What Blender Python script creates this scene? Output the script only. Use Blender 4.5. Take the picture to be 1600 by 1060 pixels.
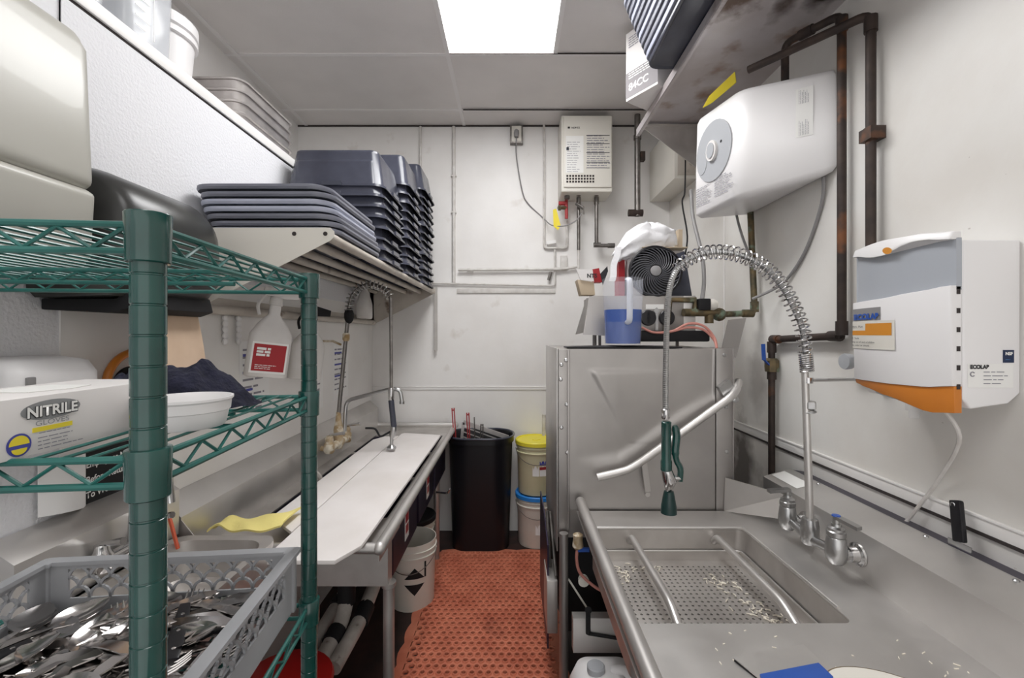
import bpy, bmesh, math, random
from mathutils import Vector, Matrix
V = Vector; PI = math.pi
for o in list(bpy.data.objects): bpy.data.objects.remove(o)
S = bpy.context.scene; C = S.collection
# ---------------- camera, world, lights, exposure ----------------
F = 690.0; HX = 800.0; HY = 522.0; H = 1.5      # focal length in px of the 1600 frame, vanishing point, eye height
cd = bpy.data.cameras.new('camera'); cam = bpy.data.objects.new('camera', cd); C.objects.link(cam)
cam.location = (0, 0, H); cam.rotation_euler = (PI/2, 0, 0)
cd.sensor_width = 36; cd.lens = 36*F/1600; cd.shift_y = -(530-HY)/1600; cd.clip_start = 0.02
S.camera = cam
S.view_settings.view_transform = 'Standard'; S.view_settings.look = 'None'
S.view_settings.exposure = 0.27; S.view_settings.gamma = 1
S.view_settings.use_curve_mapping = False
w = bpy.data.worlds.new('world'); S.world = w; w.use_nodes = True
w.node_tree.nodes['Background'].inputs[0].default_value = (1.0, 0.985, 0.97, 1)
w.node_tree.nodes['Background'].inputs[1].default_value = 1.15
LIGHT_VISIBLE = 13.0; LIGHT_FILL = 4.5          # strength of the visible ceiling panel and the added fill panel (built with the ceiling)

def P(px, py, Y): return V(((px-HX)/F*Y, Y, H+(HY-py)/F*Y))
def PZ(px, py, Z):
    Y = (Z-H)*F/(HY-py); return P(px, py, Y)
def PX(px, py, X):
    Y = X*F/(px-HX); return P(px, py, Y)
# ---------------- materials ----------------
def lin(c):
    c = c/255.0
    return c/12.92 if c <= .04045 else ((c+.055)/1.055)**2.4
def rgb(h):
    if isinstance(h, str): h = (int(h[0:2],16), int(h[2:4],16), int(h[4:6],16))
    return (lin(h[0]), lin(h[1]), lin(h[2]), 1)
def mat(name, col, rough=.5, metal=0, col2=None, scale=6, lo=.35, hi=.65, bump=0, bscale=60, stretch=(1,1,1), rvar=0,
        alpha=1, trans=0, emit=0, coat=0, col3=None, scale3=2, lo3=.6, hi3=.7, ior=1.45, spec=.5, detail=6):
    m = bpy.data.materials.new(name); m.use_nodes = True
    nt = m.node_tree; N = nt.nodes; L = nt.links
    b = N['Principled BSDF']
    b.inputs['Base Color'].default_value = rgb(col); b.inputs['Roughness'].default_value = rough
    b.inputs['Metallic'].default_value = metal; b.inputs['Alpha'].default_value = alpha
    b.inputs['Transmission Weight'].default_value = trans; b.inputs['Coat Weight'].default_value = coat
    b.inputs['IOR'].default_value = ior; b.inputs['Specular IOR Level'].default_value = spec
    tc = N.new('ShaderNodeTexCoord'); mp = N.new('ShaderNodeMapping'); L.new(tc.outputs['Object'], mp.inputs[0])
    mp.inputs['Scale'].default_value = stretch
    def noise(sc, det=detail):
        n = N.new('ShaderNodeTexNoise'); n.inputs['Scale'].default_value = sc; n.inputs['Detail'].default_value = det
        L.new(mp.outputs[0], n.inputs['Vector']); return n
    def ramp(n, a, z):
        r = N.new('ShaderNodeMapRange'); r.inputs[1].default_value = a; r.inputs[2].default_value = z
        L.new(n.outputs[0], r.inputs[0]); return r
    if col2:
        n = noise(scale); r = ramp(n, lo, hi)
        mx = N.new('ShaderNodeMix'); mx.data_type = 'RGBA'
        mx.inputs[6].default_value = rgb(col); mx.inputs[7].default_value = rgb(col2); L.new(r.outputs[0], mx.inputs[0])
        out = mx.outputs[2]
        if col3:
            n3 = noise(scale3); r3 = ramp(n3, lo3, hi3); m3 = N.new('ShaderNodeMix'); m3.data_type = 'RGBA'
            L.new(out, m3.inputs[6]); m3.inputs[7].default_value = rgb(col3); L.new(r3.outputs[0], m3.inputs[0]); out = m3.outputs[2]
        L.new(out, b.inputs['Base Color'])
    if rvar:
        n = noise(scale*1.7); r = ramp(n, .3, .7); r.inputs[3].default_value = rough-rvar; r.inputs[4].default_value = rough+rvar
        L.new(r.outputs[0], b.inputs['Roughness'])
    if bump:
        n = noise(bscale, 3); bp = N.new('ShaderNodeBump'); bp.inputs['Strength'].default_value = bump; bp.inputs['Distance'].default_value = .004
        L.new(n.outputs[0], bp.inputs['Height']); L.new(bp.outputs[0], b.inputs['Normal'])
    if emit:
        b.inputs['Emission Color'].default_value = rgb(col); b.inputs['Emission Strength'].default_value = emit
    return m
M = {}
M['wall'] = mat('white_frp_wall', 'EEECEA', .42, bump=.12, bscale=40, col2='E4E1DE', scale=2.2, col3='CFC8C0', scale3=5, lo3=.66, hi3=.8)
M['stucco'] = mat('textured_white_plaster', 'E2E2E5', .7, bump=.7, bscale=120)
M['wallr'] = mat('marked_white_wall', 'E3E1DD', .4, col2='D9D5CF', scale=3, bump=.1, bscale=45, col3='9A8F86', scale3=38, lo3=.74, hi3=.80)
M['ceil'] = mat('ceiling_tile', 'E4E0DE', .85, col2='DDD9D7', scale=3, bump=.2, bscale=150)
M['grid'] = mat('ceiling_grid', 'E6E3E2', .5)
M['gap'] = mat('dark_gap', '3A3433', .9)
M['floor'] = mat('dark_quarry_tile', '3A2622', .5, col2='221817', scale=9)
M['mat'] = mat('terracotta_rubber', 'CF7F63', .5, col2='B8674E', scale=7, bump=.2, bscale=200, col3='7A4034', scale3=3, lo3=.6, hi3=.8)
M['steel'] = mat('brushed_stainless', 'D8D5D2', .42, .85, col2='CBC8C5', scale=4, rvar=.08)
M['steelv'] = mat('stainless_panel', 'B4B0AD', .45, .88, col2='A6A29F', scale=3, rvar=.04)
M['steeld'] = mat('worn_stainless', 'D0CCC8', .42, .8, col2='B9B4B0', scale=6, rvar=.1)
M['chrome'] = mat('chrome', 'C9C8C8', .12, 1)
M['satin'] = mat('satin_cast_metal', 'B4B4B4', .28, 1, bump=.1, bscale=80)
M['cut'] = mat('cutlery_steel', 'CFCBC9', .17, 1)
M['alum'] = mat('aluminium_pan', 'DAD5D3', .5, .85, col2='BEB9B7', scale=8)
M['green'] = mat('green_epoxy', '12443E', .22, col2='0F3B36', scale=20, coat=.6)
M['greenw'] = mat('green_wire', '2C6A63', .3, col2='1F5650', scale=14, col3='6A4A3A', scale3=11, lo3=.7, hi3=.78)
M['grdark'] = mat('dark_green_grip', '0E2F2D', .35, coat=.2)
M['black'] = mat('black_plastic', '17161A', .32, bump=.05)
M['blackt'] = mat('black_tub', '393B46', .2, col2='454753', scale=6, rvar=.06)
M['blackm'] = mat('matt_black', '121114', .7)
M['greyt'] = mat('grey_tub_lid', '6E707B', .4, col2='7A7C87', scale=5)
M['greyl'] = mat('pale_grey_tub_lid', 'B0B4C4', .4, col2='A0A4B4', scale=5)
M['fang'] = mat('fan_grille_plastic', '55555A', .3)
M['greyb'] = mat('smoke_black_cover', '2C2C2D', .3, col2='393936', scale=4)
M['rack'] = mat('grey_rack_plastic', 'A2A3A6', .5, col2='96979A', scale=9)
M['white'] = mat('white_plastic', 'E8E6E6', .35)
M['whited'] = mat('dirty_white_plastic', 'E2DFDD', .4, col2='CFCBC7', scale=6, col3='B5AFA8', scale3=14, lo3=.7, hi3=.8)
M['whitem'] = mat('white_cutting_board', 'E9E4E2', .5, col2='DDD7D3', scale=3)
M['cream'] = mat('cream_powder_coat', 'DCD8CF', .4)
M['creamd'] = mat('dirty_cream_paint', 'C9C2B8', .5, col2='B3AAA0', scale=6, col3='6E5A4C', scale3=9, lo3=.62, hi3=.74)
M['paper'] = mat('brown_paper', 'D9BFA6', .9, col2='CFB49A', scale=12)
M['white2'] = mat('white_paper', 'F0EFEE', .8)
M['lid'] = mat('matte_grey_panel', 'B8B6AF', .35, coat=.1, col2='B0AEA6', scale=2)
M['grey'] = mat('grey_plastic', 'A9ABAF', .4)
M['greyc'] = mat('translucent_grey_capsule', 'A9ADB4', .3)
M['clear'] = mat('clear_polycarbonate', 'E4E7EC', .12, alpha=.38)
M['frost'] = mat('frosted_plastic', 'E6EAF4', .35, alpha=.10)
M['frosth'] = mat('frosted_handle', 'E6EAF4', .35, alpha=.75)
M['blueliq'] = mat('blue_liquid', '0A4AA2', .25)
M['blue'] = mat('blue_plastic', '2B55A8', .4)
M['bluel'] = mat('blue_lid', '2F86D8', .4)
M['yellow'] = mat('yellow_lid', 'EBDD45', .4)
M['yelc'] = mat('yellow_cloth', 'EFE08E', .9, bump=.4, bscale=90)
M['bucket'] = mat('white_pail_plastic', 'E3DFD6', .45, col2='D8D3C8', scale=3)
M['bucketm'] = mat('milky_yellow_pail', 'DAD5B4', .45, col2='CFCBA4', scale=3)
M['navy'] = mat('navy_terry', '191A2A', .95, col2='26273B', scale=60, bump=1.0, bscale=180)
M['red'] = mat('red_plastic', 'A81E1B', .4)
M['redl'] = mat('red_label', 'A3232A', .5)
M['redv'] = mat('red_vinyl', 'A8393C', .4)
M['orange'] = mat('orange_plastic', 'CC7D30', .35, col2='BC7028', scale=6)
M['orangel'] = mat('orange_label', 'D08A30', .5)
M['salmon'] = mat('salmon_tube', 'BF8277', .4)
M['iron'] = mat('rusty_pipe', '4A3E38', .55, .35, col2='332C2A', scale=14, col3='7A4F33', scale3=8, lo3=.58, hi3=.7)
M['brass'] = mat('weathered_copper', '7C6A4C', .5, .5, col2='4E4A3C', scale=20, col3='7F8F7C', scale3=16, lo3=.55, hi3=.65)
M['brassy'] = mat('limed_brass', 'C4B296', .65, .2, col2='A98E66', scale=30, bump=1, bscale=70, col3='E4DCCB', scale3=25, lo3=.5, hi3=.6)
M['galv'] = mat('galvanised_pipe', '8B8783', .4, .8, col2='716C69', scale=20)
M['pvc'] = mat('grimy_pvc', 'BFB9B2', .5, col2='A39C95', scale=12, col3='5A4C44', scale3=15, lo3=.62, hi3=.72)
M['conduit'] = mat('painted_conduit', 'D9D6D2', .45, col2='C7C2BD', scale=20)
M['cord'] = mat('grey_cord', '8C8A8A', .5)
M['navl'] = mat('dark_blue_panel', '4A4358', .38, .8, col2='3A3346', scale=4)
M['ink'] = mat('ink', '2B2B2E', .7)
M['inkl'] = mat('faded_ink', '8C8A92', .7)
M['labw'] = mat('label_white', 'ECEBE8', .6)
M['labg'] = mat('label_grey', '8F9091', .6)
M['laby'] = mat('label_yellow', 'E6D23A', .6)
M['labb'] = mat('label_blue', '4A4E9E', .6)
M['labn'] = mat('label_navy', '22304E', .6)
M['labs'] = mat('label_sky', '5C93C8', .6)
M['cartong'] = mat('grey_carton_print', '8D898B', .8)
M['carton'] = mat('white_carton', 'DEDAD8', .8)
M['cardb'] = mat('corrugated_card', 'BFAE97', .9)
M['bag'] = mat('thin_white_film', 'F3F2F4', .3, alpha=.85, bump=.9, bscale=25)
M['under'] = mat('rusty_shelf_underside', 'CFCACC', .45, .45, col2='B5ADAC', scale=3, col3='8A6A50', scale3=4.5, lo3=.58, hi3=.72, bump=.1)
M['hand'] = mat('orange_stick', 'D8674A', .5)
M['rice'] = mat('rice_scraps', 'EFE8DA', .7)
def stain(m, at, r, col, amt=.85, sc=9):
    nt=m.node_tree; N=nt.nodes; L=nt.links; b=N['Principled BSDF']; src=b.inputs['Base Color'].links[0].from_socket
    g=N.new('ShaderNodeNewGeometry'); sb=N.new('ShaderNodeVectorMath'); sb.operation='SUBTRACT'; L.new(g.outputs['Position'],sb.inputs[0]); sb.inputs[1].default_value=at
    dv=N.new('ShaderNodeVectorMath'); dv.operation='DIVIDE'; L.new(sb.outputs[0],dv.inputs[0]); dv.inputs[1].default_value=r
    ln=N.new('ShaderNodeVectorMath'); ln.operation='LENGTH'; L.new(dv.outputs[0],ln.inputs[0])
    no=N.new('ShaderNodeTexNoise'); no.inputs['Scale'].default_value=sc; no.inputs['Detail'].default_value=8; L.new(g.outputs['Position'],no.inputs['Vector'])
    ad=N.new('ShaderNodeMath'); ad.operation='MULTIPLY_ADD'; L.new(no.outputs[0],ad.inputs[0]); ad.inputs[1].default_value=1.3; ad.inputs[2].default_value=-.65
    a2=N.new('ShaderNodeMath'); L.new(ad.outputs[0],a2.inputs[0]); L.new(ln.outputs['Value'],a2.inputs[1])
    mr=N.new('ShaderNodeMapRange'); mr.inputs[1].default_value=1.0; mr.inputs[2].default_value=.35; mr.inputs[4].default_value=amt; L.new(a2.outputs[0],mr.inputs[0])
    mx=N.new('ShaderNodeMix'); mx.data_type='RGBA'; L.new(mr.outputs[0],mx.inputs[0]); L.new(src,mx.inputs[6]); mx.inputs[7].default_value=rgb(col); L.new(mx.outputs[2],b.inputs['Base Color'])
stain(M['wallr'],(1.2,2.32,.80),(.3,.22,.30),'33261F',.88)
stain(M['wallr'],(1.2,2.16,1.30),(.3,.10,.22),'7A706A',.5)
stain(M['under'],(.80,1.55,2.70),(.12,.16,.1),'5A4230',.9,20)
stain(M['under'],(1.0,1.45,2.70),(.05,.32,.1),'4A3426',.9,12)
stain(M['under'],(1.12,1.52,2.70),(.10,.13,.1),'36241C',.95,14)
M['glow'] = mat('light_diffuser', 'FFFFFF', .5, emit=LIGHT_VISIBLE)
M['glow_fill'] = mat('fill_light_diffuser', 'FFFFFF', .5, emit=LIGHT_FILL)
# rusty/salt speckle for the shelf underside is in col3
# ---------------- mesh building ----------------
ORG = {}
def worg(o): return ORG.get(o.name, V((0,0,0))) if o else V((0,0,0))
class MB:
    def __init__(s): s.v = []; s.f = []
    def add(s, vs, fs):
        n = len(s.v); s.v += [V(p) for p in vs]; s.f += [tuple(i+n for i in f) for f in fs]; return s
    def box(s, x0, x1, y0, y1, z0, z1):
        x0,x1=min(x0,x1),max(x0,x1); y0,y1=min(y0,y1),max(y0,y1); z0,z1=min(z0,z1),max(z0,z1)
        vs = [(x,y,z) for z in (z0,z1) for y in (y0,y1) for x in (x0,x1)]
        return s.add(vs, [(0,2,3,1),(4,5,7,6),(0,1,5,4),(2,6,7,3),(0,4,6,2),(1,3,7,5)])
    def obox(s, c, ax, ay, az):            # oriented: centre and three half-axis vectors
        c=V(c); ax=V(ax); ay=V(ay); az=V(az)
        vs=[c+i*ax+j*ay+k*az for k in (-1,1) for j in (-1,1) for i in (-1,1)]
        fl = [(0,2,3,1),(4,5,7,6),(0,1,5,4),(2,6,7,3),(0,4,6,2),(1,3,7,5)]
        if ax.cross(ay).dot(az) < 0: fl=[tuple(reversed(f)) for f in fl]
        return s.add(vs, fl)
    def bar(s, a, b, w, h, up=(0,0,1)):     # rectangular bar from a to b
        a=V(a); b=V(b); d=(b-a); u=V(up); n=d.cross(u)
        if n.length<1e-6: n=d.cross(V((1,0,0)))
        n.normalize(); u=n.cross(d).normalized()
        return s.obox((a+b)/2, d/2, n*(w/2), u*(h/2))
    def rings(s, R, c0=True, c1=True, closed=True):
        n=len(R[0]); vs=[p for r in R for p in r]; fs=[]
        for i in range(len(R)-1):
            for j in range(n if closed else n-1):
                k=(j+1)%n; fs.append((i*n+j,i*n+k,(i+1)*n+k,(i+1)*n+j))
        if c0: fs.append(tuple(reversed(range(n))))
        if c1: fs.append(tuple(range((len(R)-1)*n,len(R)*n)))
        return s.add(vs, fs)
    def tube(s, pts, r, n=10, caps=True, up=None):
        pts=[V(p) for p in pts]; R=[]; m=len(pts)
        rs = r if isinstance(r,(list,tuple)) else [r]*m
        t=(pts[1]-pts[0]).normalized(); ref=V((0,0,1)) if abs(t.z)<.9 else V((1,0,0))
        u=t.cross(ref).normalized()
        for i in range(m):
            a=pts[max(i-1,0)]; b=pts[min(i+1,m-1)]; t=(b-a)
            t = t.normalized() if t.length>1e-9 else V((0,0,1))
            u=(u-t*u.dot(t)); u = u.normalized() if u.length>1e-6 else t.orthogonal().normalized()
            v=t.cross(u)
            R.append([pts[i]+rs[i]*(math.cos(2*PI*k/n)*u+math.sin(2*PI*k/n)*v) for k in range(n)])
        return s.rings(R, caps, caps)
    def lathe(s, c, prof, n=24, axis=(0,0,1), c0=True, c1=True):   # prof: (radius, distance along axis)
        c=V(c); t=V(axis).normalized(); u=t.orthogonal().normalized(); v=t.cross(u)
        R=[[c+t*h+max(r,1e-5)*(math.cos(2*PI*k/n)*u+math.sin(2*PI*k/n)*v) for k in range(n)] for r,h in prof]
        return s.rings(R, c0, c1)
    def prism(s, poly, d):
        d=V(d); a=[V(p) for p in poly]; return s.rings([a,[p+d for p in a]])
    def sphere(s, c, r, n=16, sc=(1,1,1)):
        c=V(c); m=n//2; R=[]
        for i in range(m+1):
            th=PI*i/m; rr=max(math.sin(th),1e-4)
            R.append([c+V((r*sc[0]*rr*math.cos(2*PI*k/n), r*sc[1]*rr*math.sin(2*PI*k/n), -r*sc[2]*math.cos(th))) for k in range(n)])
        return s.rings(R)
    def grid(s, fn, nu, nv, closed=False):
        vs=[fn(i/nu,j/nv) for j in range(nv+1) for i in range(nu+1)]
        fs=[(j*(nu+1)+i,j*(nu+1)+i+1,(j+1)*(nu+1)+i+1,(j+1)*(nu+1)+i) for j in range(nv) for i in range(nu)]
        return s.add(vs,fs)
    def slab(s, fn, nu, nv, th):            # a grid surface given thickness along th
        th=V(th); top=[V(fn(i/nu,j/nv)) for j in range(nv+1) for i in range(nu+1)]; n=len(top); w=nu+1
        fs=[(j*w+i,j*w+i+1,(j+1)*w+i+1,(j+1)*w+i) for j in range(nv) for i in range(nu)]
        fb=[tuple(k+n for k in reversed(f)) for f in fs]
        bd=[i for i in range(nu)]+[j*w+nu for j in range(nv)]+[nv*w+i for i in range(nu,0,-1)]+[j*w for j in range(nv,0,-1)]
        sd=[(bd[(k+1)%len(bd)],bd[k],bd[k]+n,bd[(k+1)%len(bd)]+n) for k in range(len(bd))]
        return s.add(top+[p+th for p in top], fs+fb+sd)
    def build(s, name, m, parent=None, label=None, cat=None, group=None, kind=None, bevel=0, seg=2, smooth=35, subsurf=0, fix=True):
        me=bpy.data.meshes.new(name)
        if parent is None:
            xs=[p.x for p in s.v]; ys=[p.y for p in s.v]; zs=[p.z for p in s.v]
            base=V(((min(xs)+max(xs))/2,(min(ys)+max(ys))/2,min(zs)))
        else: base=worg(parent)
        me.from_pydata([p-base for p in s.v],[],s.f); me.validate()
        bm=bmesh.new(); bm.from_mesh(me)
        if fix: bmesh.ops.recalc_face_normals(bm, faces=bm.faces)
        if bevel:
            ed=[e for e in bm.edges if len(e.link_faces)==2 and e.calc_face_angle(0)>.6]
            bmesh.ops.bevel(bm, geom=ed, offset=bevel, segments=seg, profile=.6, affect='EDGES', clamp_overlap=True)
        bm.to_mesh(me); bm.free()
        me.shade_smooth(); me.set_sharp_from_angle(angle=math.radians(smooth))
        me.materials.append(M[m] if isinstance(m,str) else m)
        o=bpy.data.objects.new(name, me); C.objects.link(o)
        if parent is None: o.location=base; ORG[o.name]=base.copy()
        else: o.parent=parent; ORG[o.name]=worg(parent).copy()
        if subsurf:
            md=o.modifiers.new('s','SUBSURF'); md.levels=subsurf; md.render_levels=subsurf
        tag(o,label,cat,group,kind); return o
def tag(o,label=None,cat=None,group=None,kind=None):
    if label: o['label']=label
    if cat: o['category']=cat
    if group: o['group']=group
    if kind: o['kind']=kind
    return o
def thing(name, label, cat, loc=(0,0,0), group=None):
    o=bpy.data.objects.new(name,None); C.objects.link(o); o.location=V(loc); o.empty_display_size=.05
    ORG[o.name]=V(loc); return tag(o,label,cat,group)
def copy_tree(o, parent=None):
    c=o.copy(); C.objects.link(c)
    if parent: c.parent=parent
    for ch in [x for x in bpy.data.objects if x.parent==o]: copy_tree(ch,c)
    return c
def text(s, size, org, xd, yd, m, parent, name='lettering', ext=.0004, align='LEFT', bold=0, kind=None, sx=1):
    cu=bpy.data.curves.new(name,'FONT'); cu.body=s; cu.size=size; cu.extrude=0; cu.align_x=align; cu.offset=bold
    t=bpy.data.objects.new('tmp',cu); C.objects.link(t)
    me=bpy.data.meshes.new_from_object(t); bpy.data.objects.remove(t)
    xd=V(xd).normalized(); yd=V(yd).normalized(); n=xd.cross(yd); org=V(org); base=worg(parent)
    for v in me.vertices: v.co = org+xd*v.co.x*sx+yd*v.co.y+n*ext-base
    me.name=name; me.materials.clear(); me.materials.append(M[m])
    o=bpy.data.objects.new(name,me); C.objects.link(o); o.parent=parent; ORG[o.name]=base.copy(); return o
def lines(org, xd, yd, w, n, dy, m, parent, name='fine_print', t=.35, seed=1, ragged=.4):   # rows of tiny unreadable print
    R=random.Random(seed); b=MB(); xd=V(xd).normalized(); yd=V(yd).normalized(); nn=xd.cross(yd)
    for i in range(n):
        x=0; ww=w*(1-ragged*R.random())
        while x<ww:
            l=dy*R.uniform(.8,3.0); l=min(l,ww-x)
            a=V(org)-yd*dy*i+xd*x+nn*.0006
            b.add([a,a+xd*l,a+xd*l-yd*dy*t,a-yd*dy*t],[(0,1,2,3)]); x+=l+dy*.35
    return b.build(name,m,parent,fix=False)
def patch(org, xd, yd, w, h, m, parent, name='label_patch', th=.0004, **k):
    xd=V(xd).normalized(); yd=V(yd).normalized(); nn=xd.cross(yd); o=V(org)
    b=MB(); b.obox(o+xd*w/2+yd*h/2+nn*th/2, xd*w/2, yd*h/2, nn*th/2); return b.build(name,m,parent,**k)
def rr(cx,cy,w,d,r,z,n=5):
    out=[]
    r=min(r,w/2-1e-4,d/2-1e-4)
    for (sx,sy,a0) in ((1,1,0),(-1,1,PI/2),(-1,-1,PI),(1,-1,3*PI/2)):
        for k in range(n+1):
            a=a0+PI/2*k/n; out.append(V((cx+sx*(w/2-r)+r*math.cos(a), cy+sy*(d/2-r)+r*math.sin(a), z)))
    return out
def loft(b, cx, cy, secs, n=5, c0=True, c1=True):    # secs: (w,d,r,z)
    return b.rings([rr(cx,cy,w,d,r,z,n) for w,d,r,z in secs], c0, c1)
def arc(c, r, a0, a1, n, u, v):
    c=V(c);u=V(u);v=V(v)
    return [c+r*(math.cos(a0+(a1-a0)*k/n)*u+math.sin(a0+(a1-a0)*k/n)*v) for k in range(n+1)]
def smooth_path(pts, n=8):
    p=[V(q) for q in pts]; out=[]
    for i in range(len(p)-1):
        a=p[max(i-1,0)];b=p[i];c=p[i+1];d=p[min(i+2,len(p)-1)]
        for k in range(n):
            t=k/n; out.append(.5*((2*b)+(c-a)*t+(2*a-5*b+4*c-d)*t*t+(3*b-a-3*c+d)*t**3))
    out.append(p[-1]); return out
def bend(pts, r, n=5):                # polyline with rounded corners
    p=[V(q) for q in pts]; out=[p[0]]
    for i in range(1,len(p)-1):
        a=(p[i-1]-p[i]); c=(p[i+1]-p[i]); q=min(r,a.length*.49,c.length*.49); a.normalize(); c.normalize()
        A=p[i]+a*q; B=p[i]+c*q
        for k in range(n+1):
            t=k/n; out.append((1-t)**2*A+2*t*(1-t)*p[i]+t*t*B)
    out.append(p[-1]); return out
def helix(path, r, turns, per=14, ph=0):
    path=[V(p) for p in path]; L=[0]
    for i in range(1,len(path)): L.append(L[-1]+(path[i]-path[i-1]).length)
    T=L[-1]; N=int(turns*per); out=[]; u=None
    def at(s):
        for i in range(1,len(path)):
            if L[i]>=s or i==len(path)-1:
                f=(s-L[i-1])/max(L[i]-L[i-1],1e-9); return path[i-1].lerp(path[i],f), (path[min(i+1,len(path)-1)]-path[max(i-2,0)]).normalized()
    for k in range(N+1):
        p,t=at(T*k/N)
        if u is None: u=t.orthogonal().normalized()
        u=(u-t*u.dot(t)).normalized(); v=t.cross(u); a=2*PI*turns*k/N+ph
        rad=r(k/N) if callable(r) else r
        out.append(p+rad*(math.cos(a)*u+math.sin(a)*v))
    return out
X_=V((1,0,0)); Y_=V((0,1,0)); Z_=V((0,0,1))
# ---------------- room shell ----------------
YB=3.365; XL=-1.063; XR=1.2; ZC=3.09; XU=-1.63; YF=-1.4; ZL=2.30
def struct(b,name,m,parent=None,**k): return b.build(name,m,parent,kind='structure',**k)
b=MB(); b.box(XU-.1,XR+.1,YF,YB+.1,-.1,0); struct(b,'floor','floor')
b=MB(); b.box(XU-.1,XR+.1,YB,YB+.1,0,ZC+.1); struct(b,'wall_back','wall')
b=MB(); b.box(XR,XR+.1,YF,YB,0,ZC+.1); struct(b,'wall_right','wallr')
b=MB(); b.box(XL-.1,XL,1.04,YB,0,ZL); struct(b,'wall_left','wall')
b=MB(); b.box(XL-.1,XL-.004,YF,1.04,0,ZL); struct(b,'wall_left_textured','stucco')
b=MB(); b.box(XL-.1,XL+.002,1.04,YB,1.70,ZL-.001); struct(b,'wall_left_upper','stucco')
b=MB(); b.box(XU,XL+.003,YF,YB,ZL,ZL+.006); b.box(XU,XL-.1,YF,YB,ZL-.2,ZL)
struct(b,'trim_1','gap')
b=MB(); b.box(XU,XL+.010,YF,YB,ZL+.006,ZL+.045); struct(b,'trim_2','wall',bevel=.004)
b=MB(); b.box(XU-.1,XU,YF,YB,ZL-.2,ZC+.1); struct(b,'wall_left_recessed','wall')
# horizontal panel mouldings
zt=1.085
b=MB(); b.box(XL,XR,YB-.006,YB,zt-.012,zt+.012); b.box(XL,XR,YB-.009,YB,zt+.010,zt+.014); struct(b,'trim_3','wall',bevel=.002)
b=MB(); b.box(-.42,.33,YB-.012,YB,1.81,1.845); struct(b,'trim_4','conduit',bevel=.003)
b=MB(); b.box(XR-.006,XR,.3,YB,.995,1.035); b.box(XR-.010,XR,.3,YB,1.03,1.037); struct(b,'trim_5','wall',bevel=.002)
b=MB(); b.box(XR-.0065,XR,.3,YB,.986,.9945); struct(b,'trim_6','gap')
for i,(px,wd) in enumerate([(1132,.012)]):
    Y=XR*F/(px-HX); b=MB(); b.box(XR-.004,XR,Y-wd/2,Y+wd/2,1.04,2.6); struct(b,'trim_7','wall',bevel=.0015)
# ceiling with grid
LX0,LX1=-.365,.245; LY0,LY1=1.90,2.51
b=MB()
b.box(XU-.1,LX0,YF,YB+.1,ZC,ZC+.05); b.box(LX1,XR+.1,YF,YB+.1,ZC,ZC+.05)
b.box(LX0,LX1,LY1,YB+.1,ZC,ZC+.05); b.box(LX0,LX1,YF,LY0-.61,ZC,ZC+.05)
struct(b,'ceiling','ceil')
b=MB()
for y in (LY0-1.22-.61,LY0-1.22,LY0-.61,LY1,3.13): b.box(XU,XR,y-.012,y+.012,ZC-.004,ZC)
b.box(XU,LX0-.001,LY0-.012,LY0+.012,ZC-.004,ZC)
b.box(LX0-.012,LX0+.012,YF,YB,ZC-.005,ZC); b.box(LX1-.012,LX1+.012,YF,LY1+.0,ZC-.005,ZC)
for x in (LX0-1.22+.02,): b.box(x-.012,x+.012,YF,YB,ZC-.005,ZC)
struct(b,'trim_8','grid')
b=MB(); b.box(LX0+.012,XR,LY1-.0155,LY1-.012,ZC-.008,ZC-.001); b.box(LX0+.02,XR,3.113,3.118,ZC-.012,ZC-.004)
b.box(XU,XR,YB-.006,YB-.001,ZC-.012,ZC-.001); struct(b,'trim_9','gap')
def light(x0,x1,y0,y1,mm,lab):
    t=thing('ceiling_light',lab,'light',((x0+x1)/2,(y0+y1)/2,ZC-.01))
    b=MB(); b.box(x0+.014,x1-.014,y0+.014,y1-.014,ZC+.002,ZC+.012); b.build('diffuser',mm,t)
    b=MB()
    b.box(x0,x1,y0,y0+.014,ZC,ZC+.04); b.box(x0,x1,y1-.014,y1,ZC,ZC+.04); b.box(x0,x0+.014,y0+.014,y1-.014,ZC,ZC+.04); b.box(x1-.014,x1,y0+.014,y1-.014,ZC,ZC+.04)
    b.build('frame','grid',t)
light(LX0,LX1,LY0-.61,LY1,'glow','bright white ceiling light panel set in the grey tiles')
# unseen fill panel added behind the viewer to brighten the room
b=MB()
fill_panel=thing('ceiling_light','unseen fill light panel added at the ceiling behind the viewer','light',(-.06,-.3,ZC-.05))
b=MB(); b.box(-.365,.245,-.9,.3,ZC-.03,ZC-.02); b.build('diffuser','glow_fill',fill_panel)
b=MB(); b.box(-.38,.26,-.92,.32,ZC-.019,ZC-.004); b.build('frame','grid',fill_panel)

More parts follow.
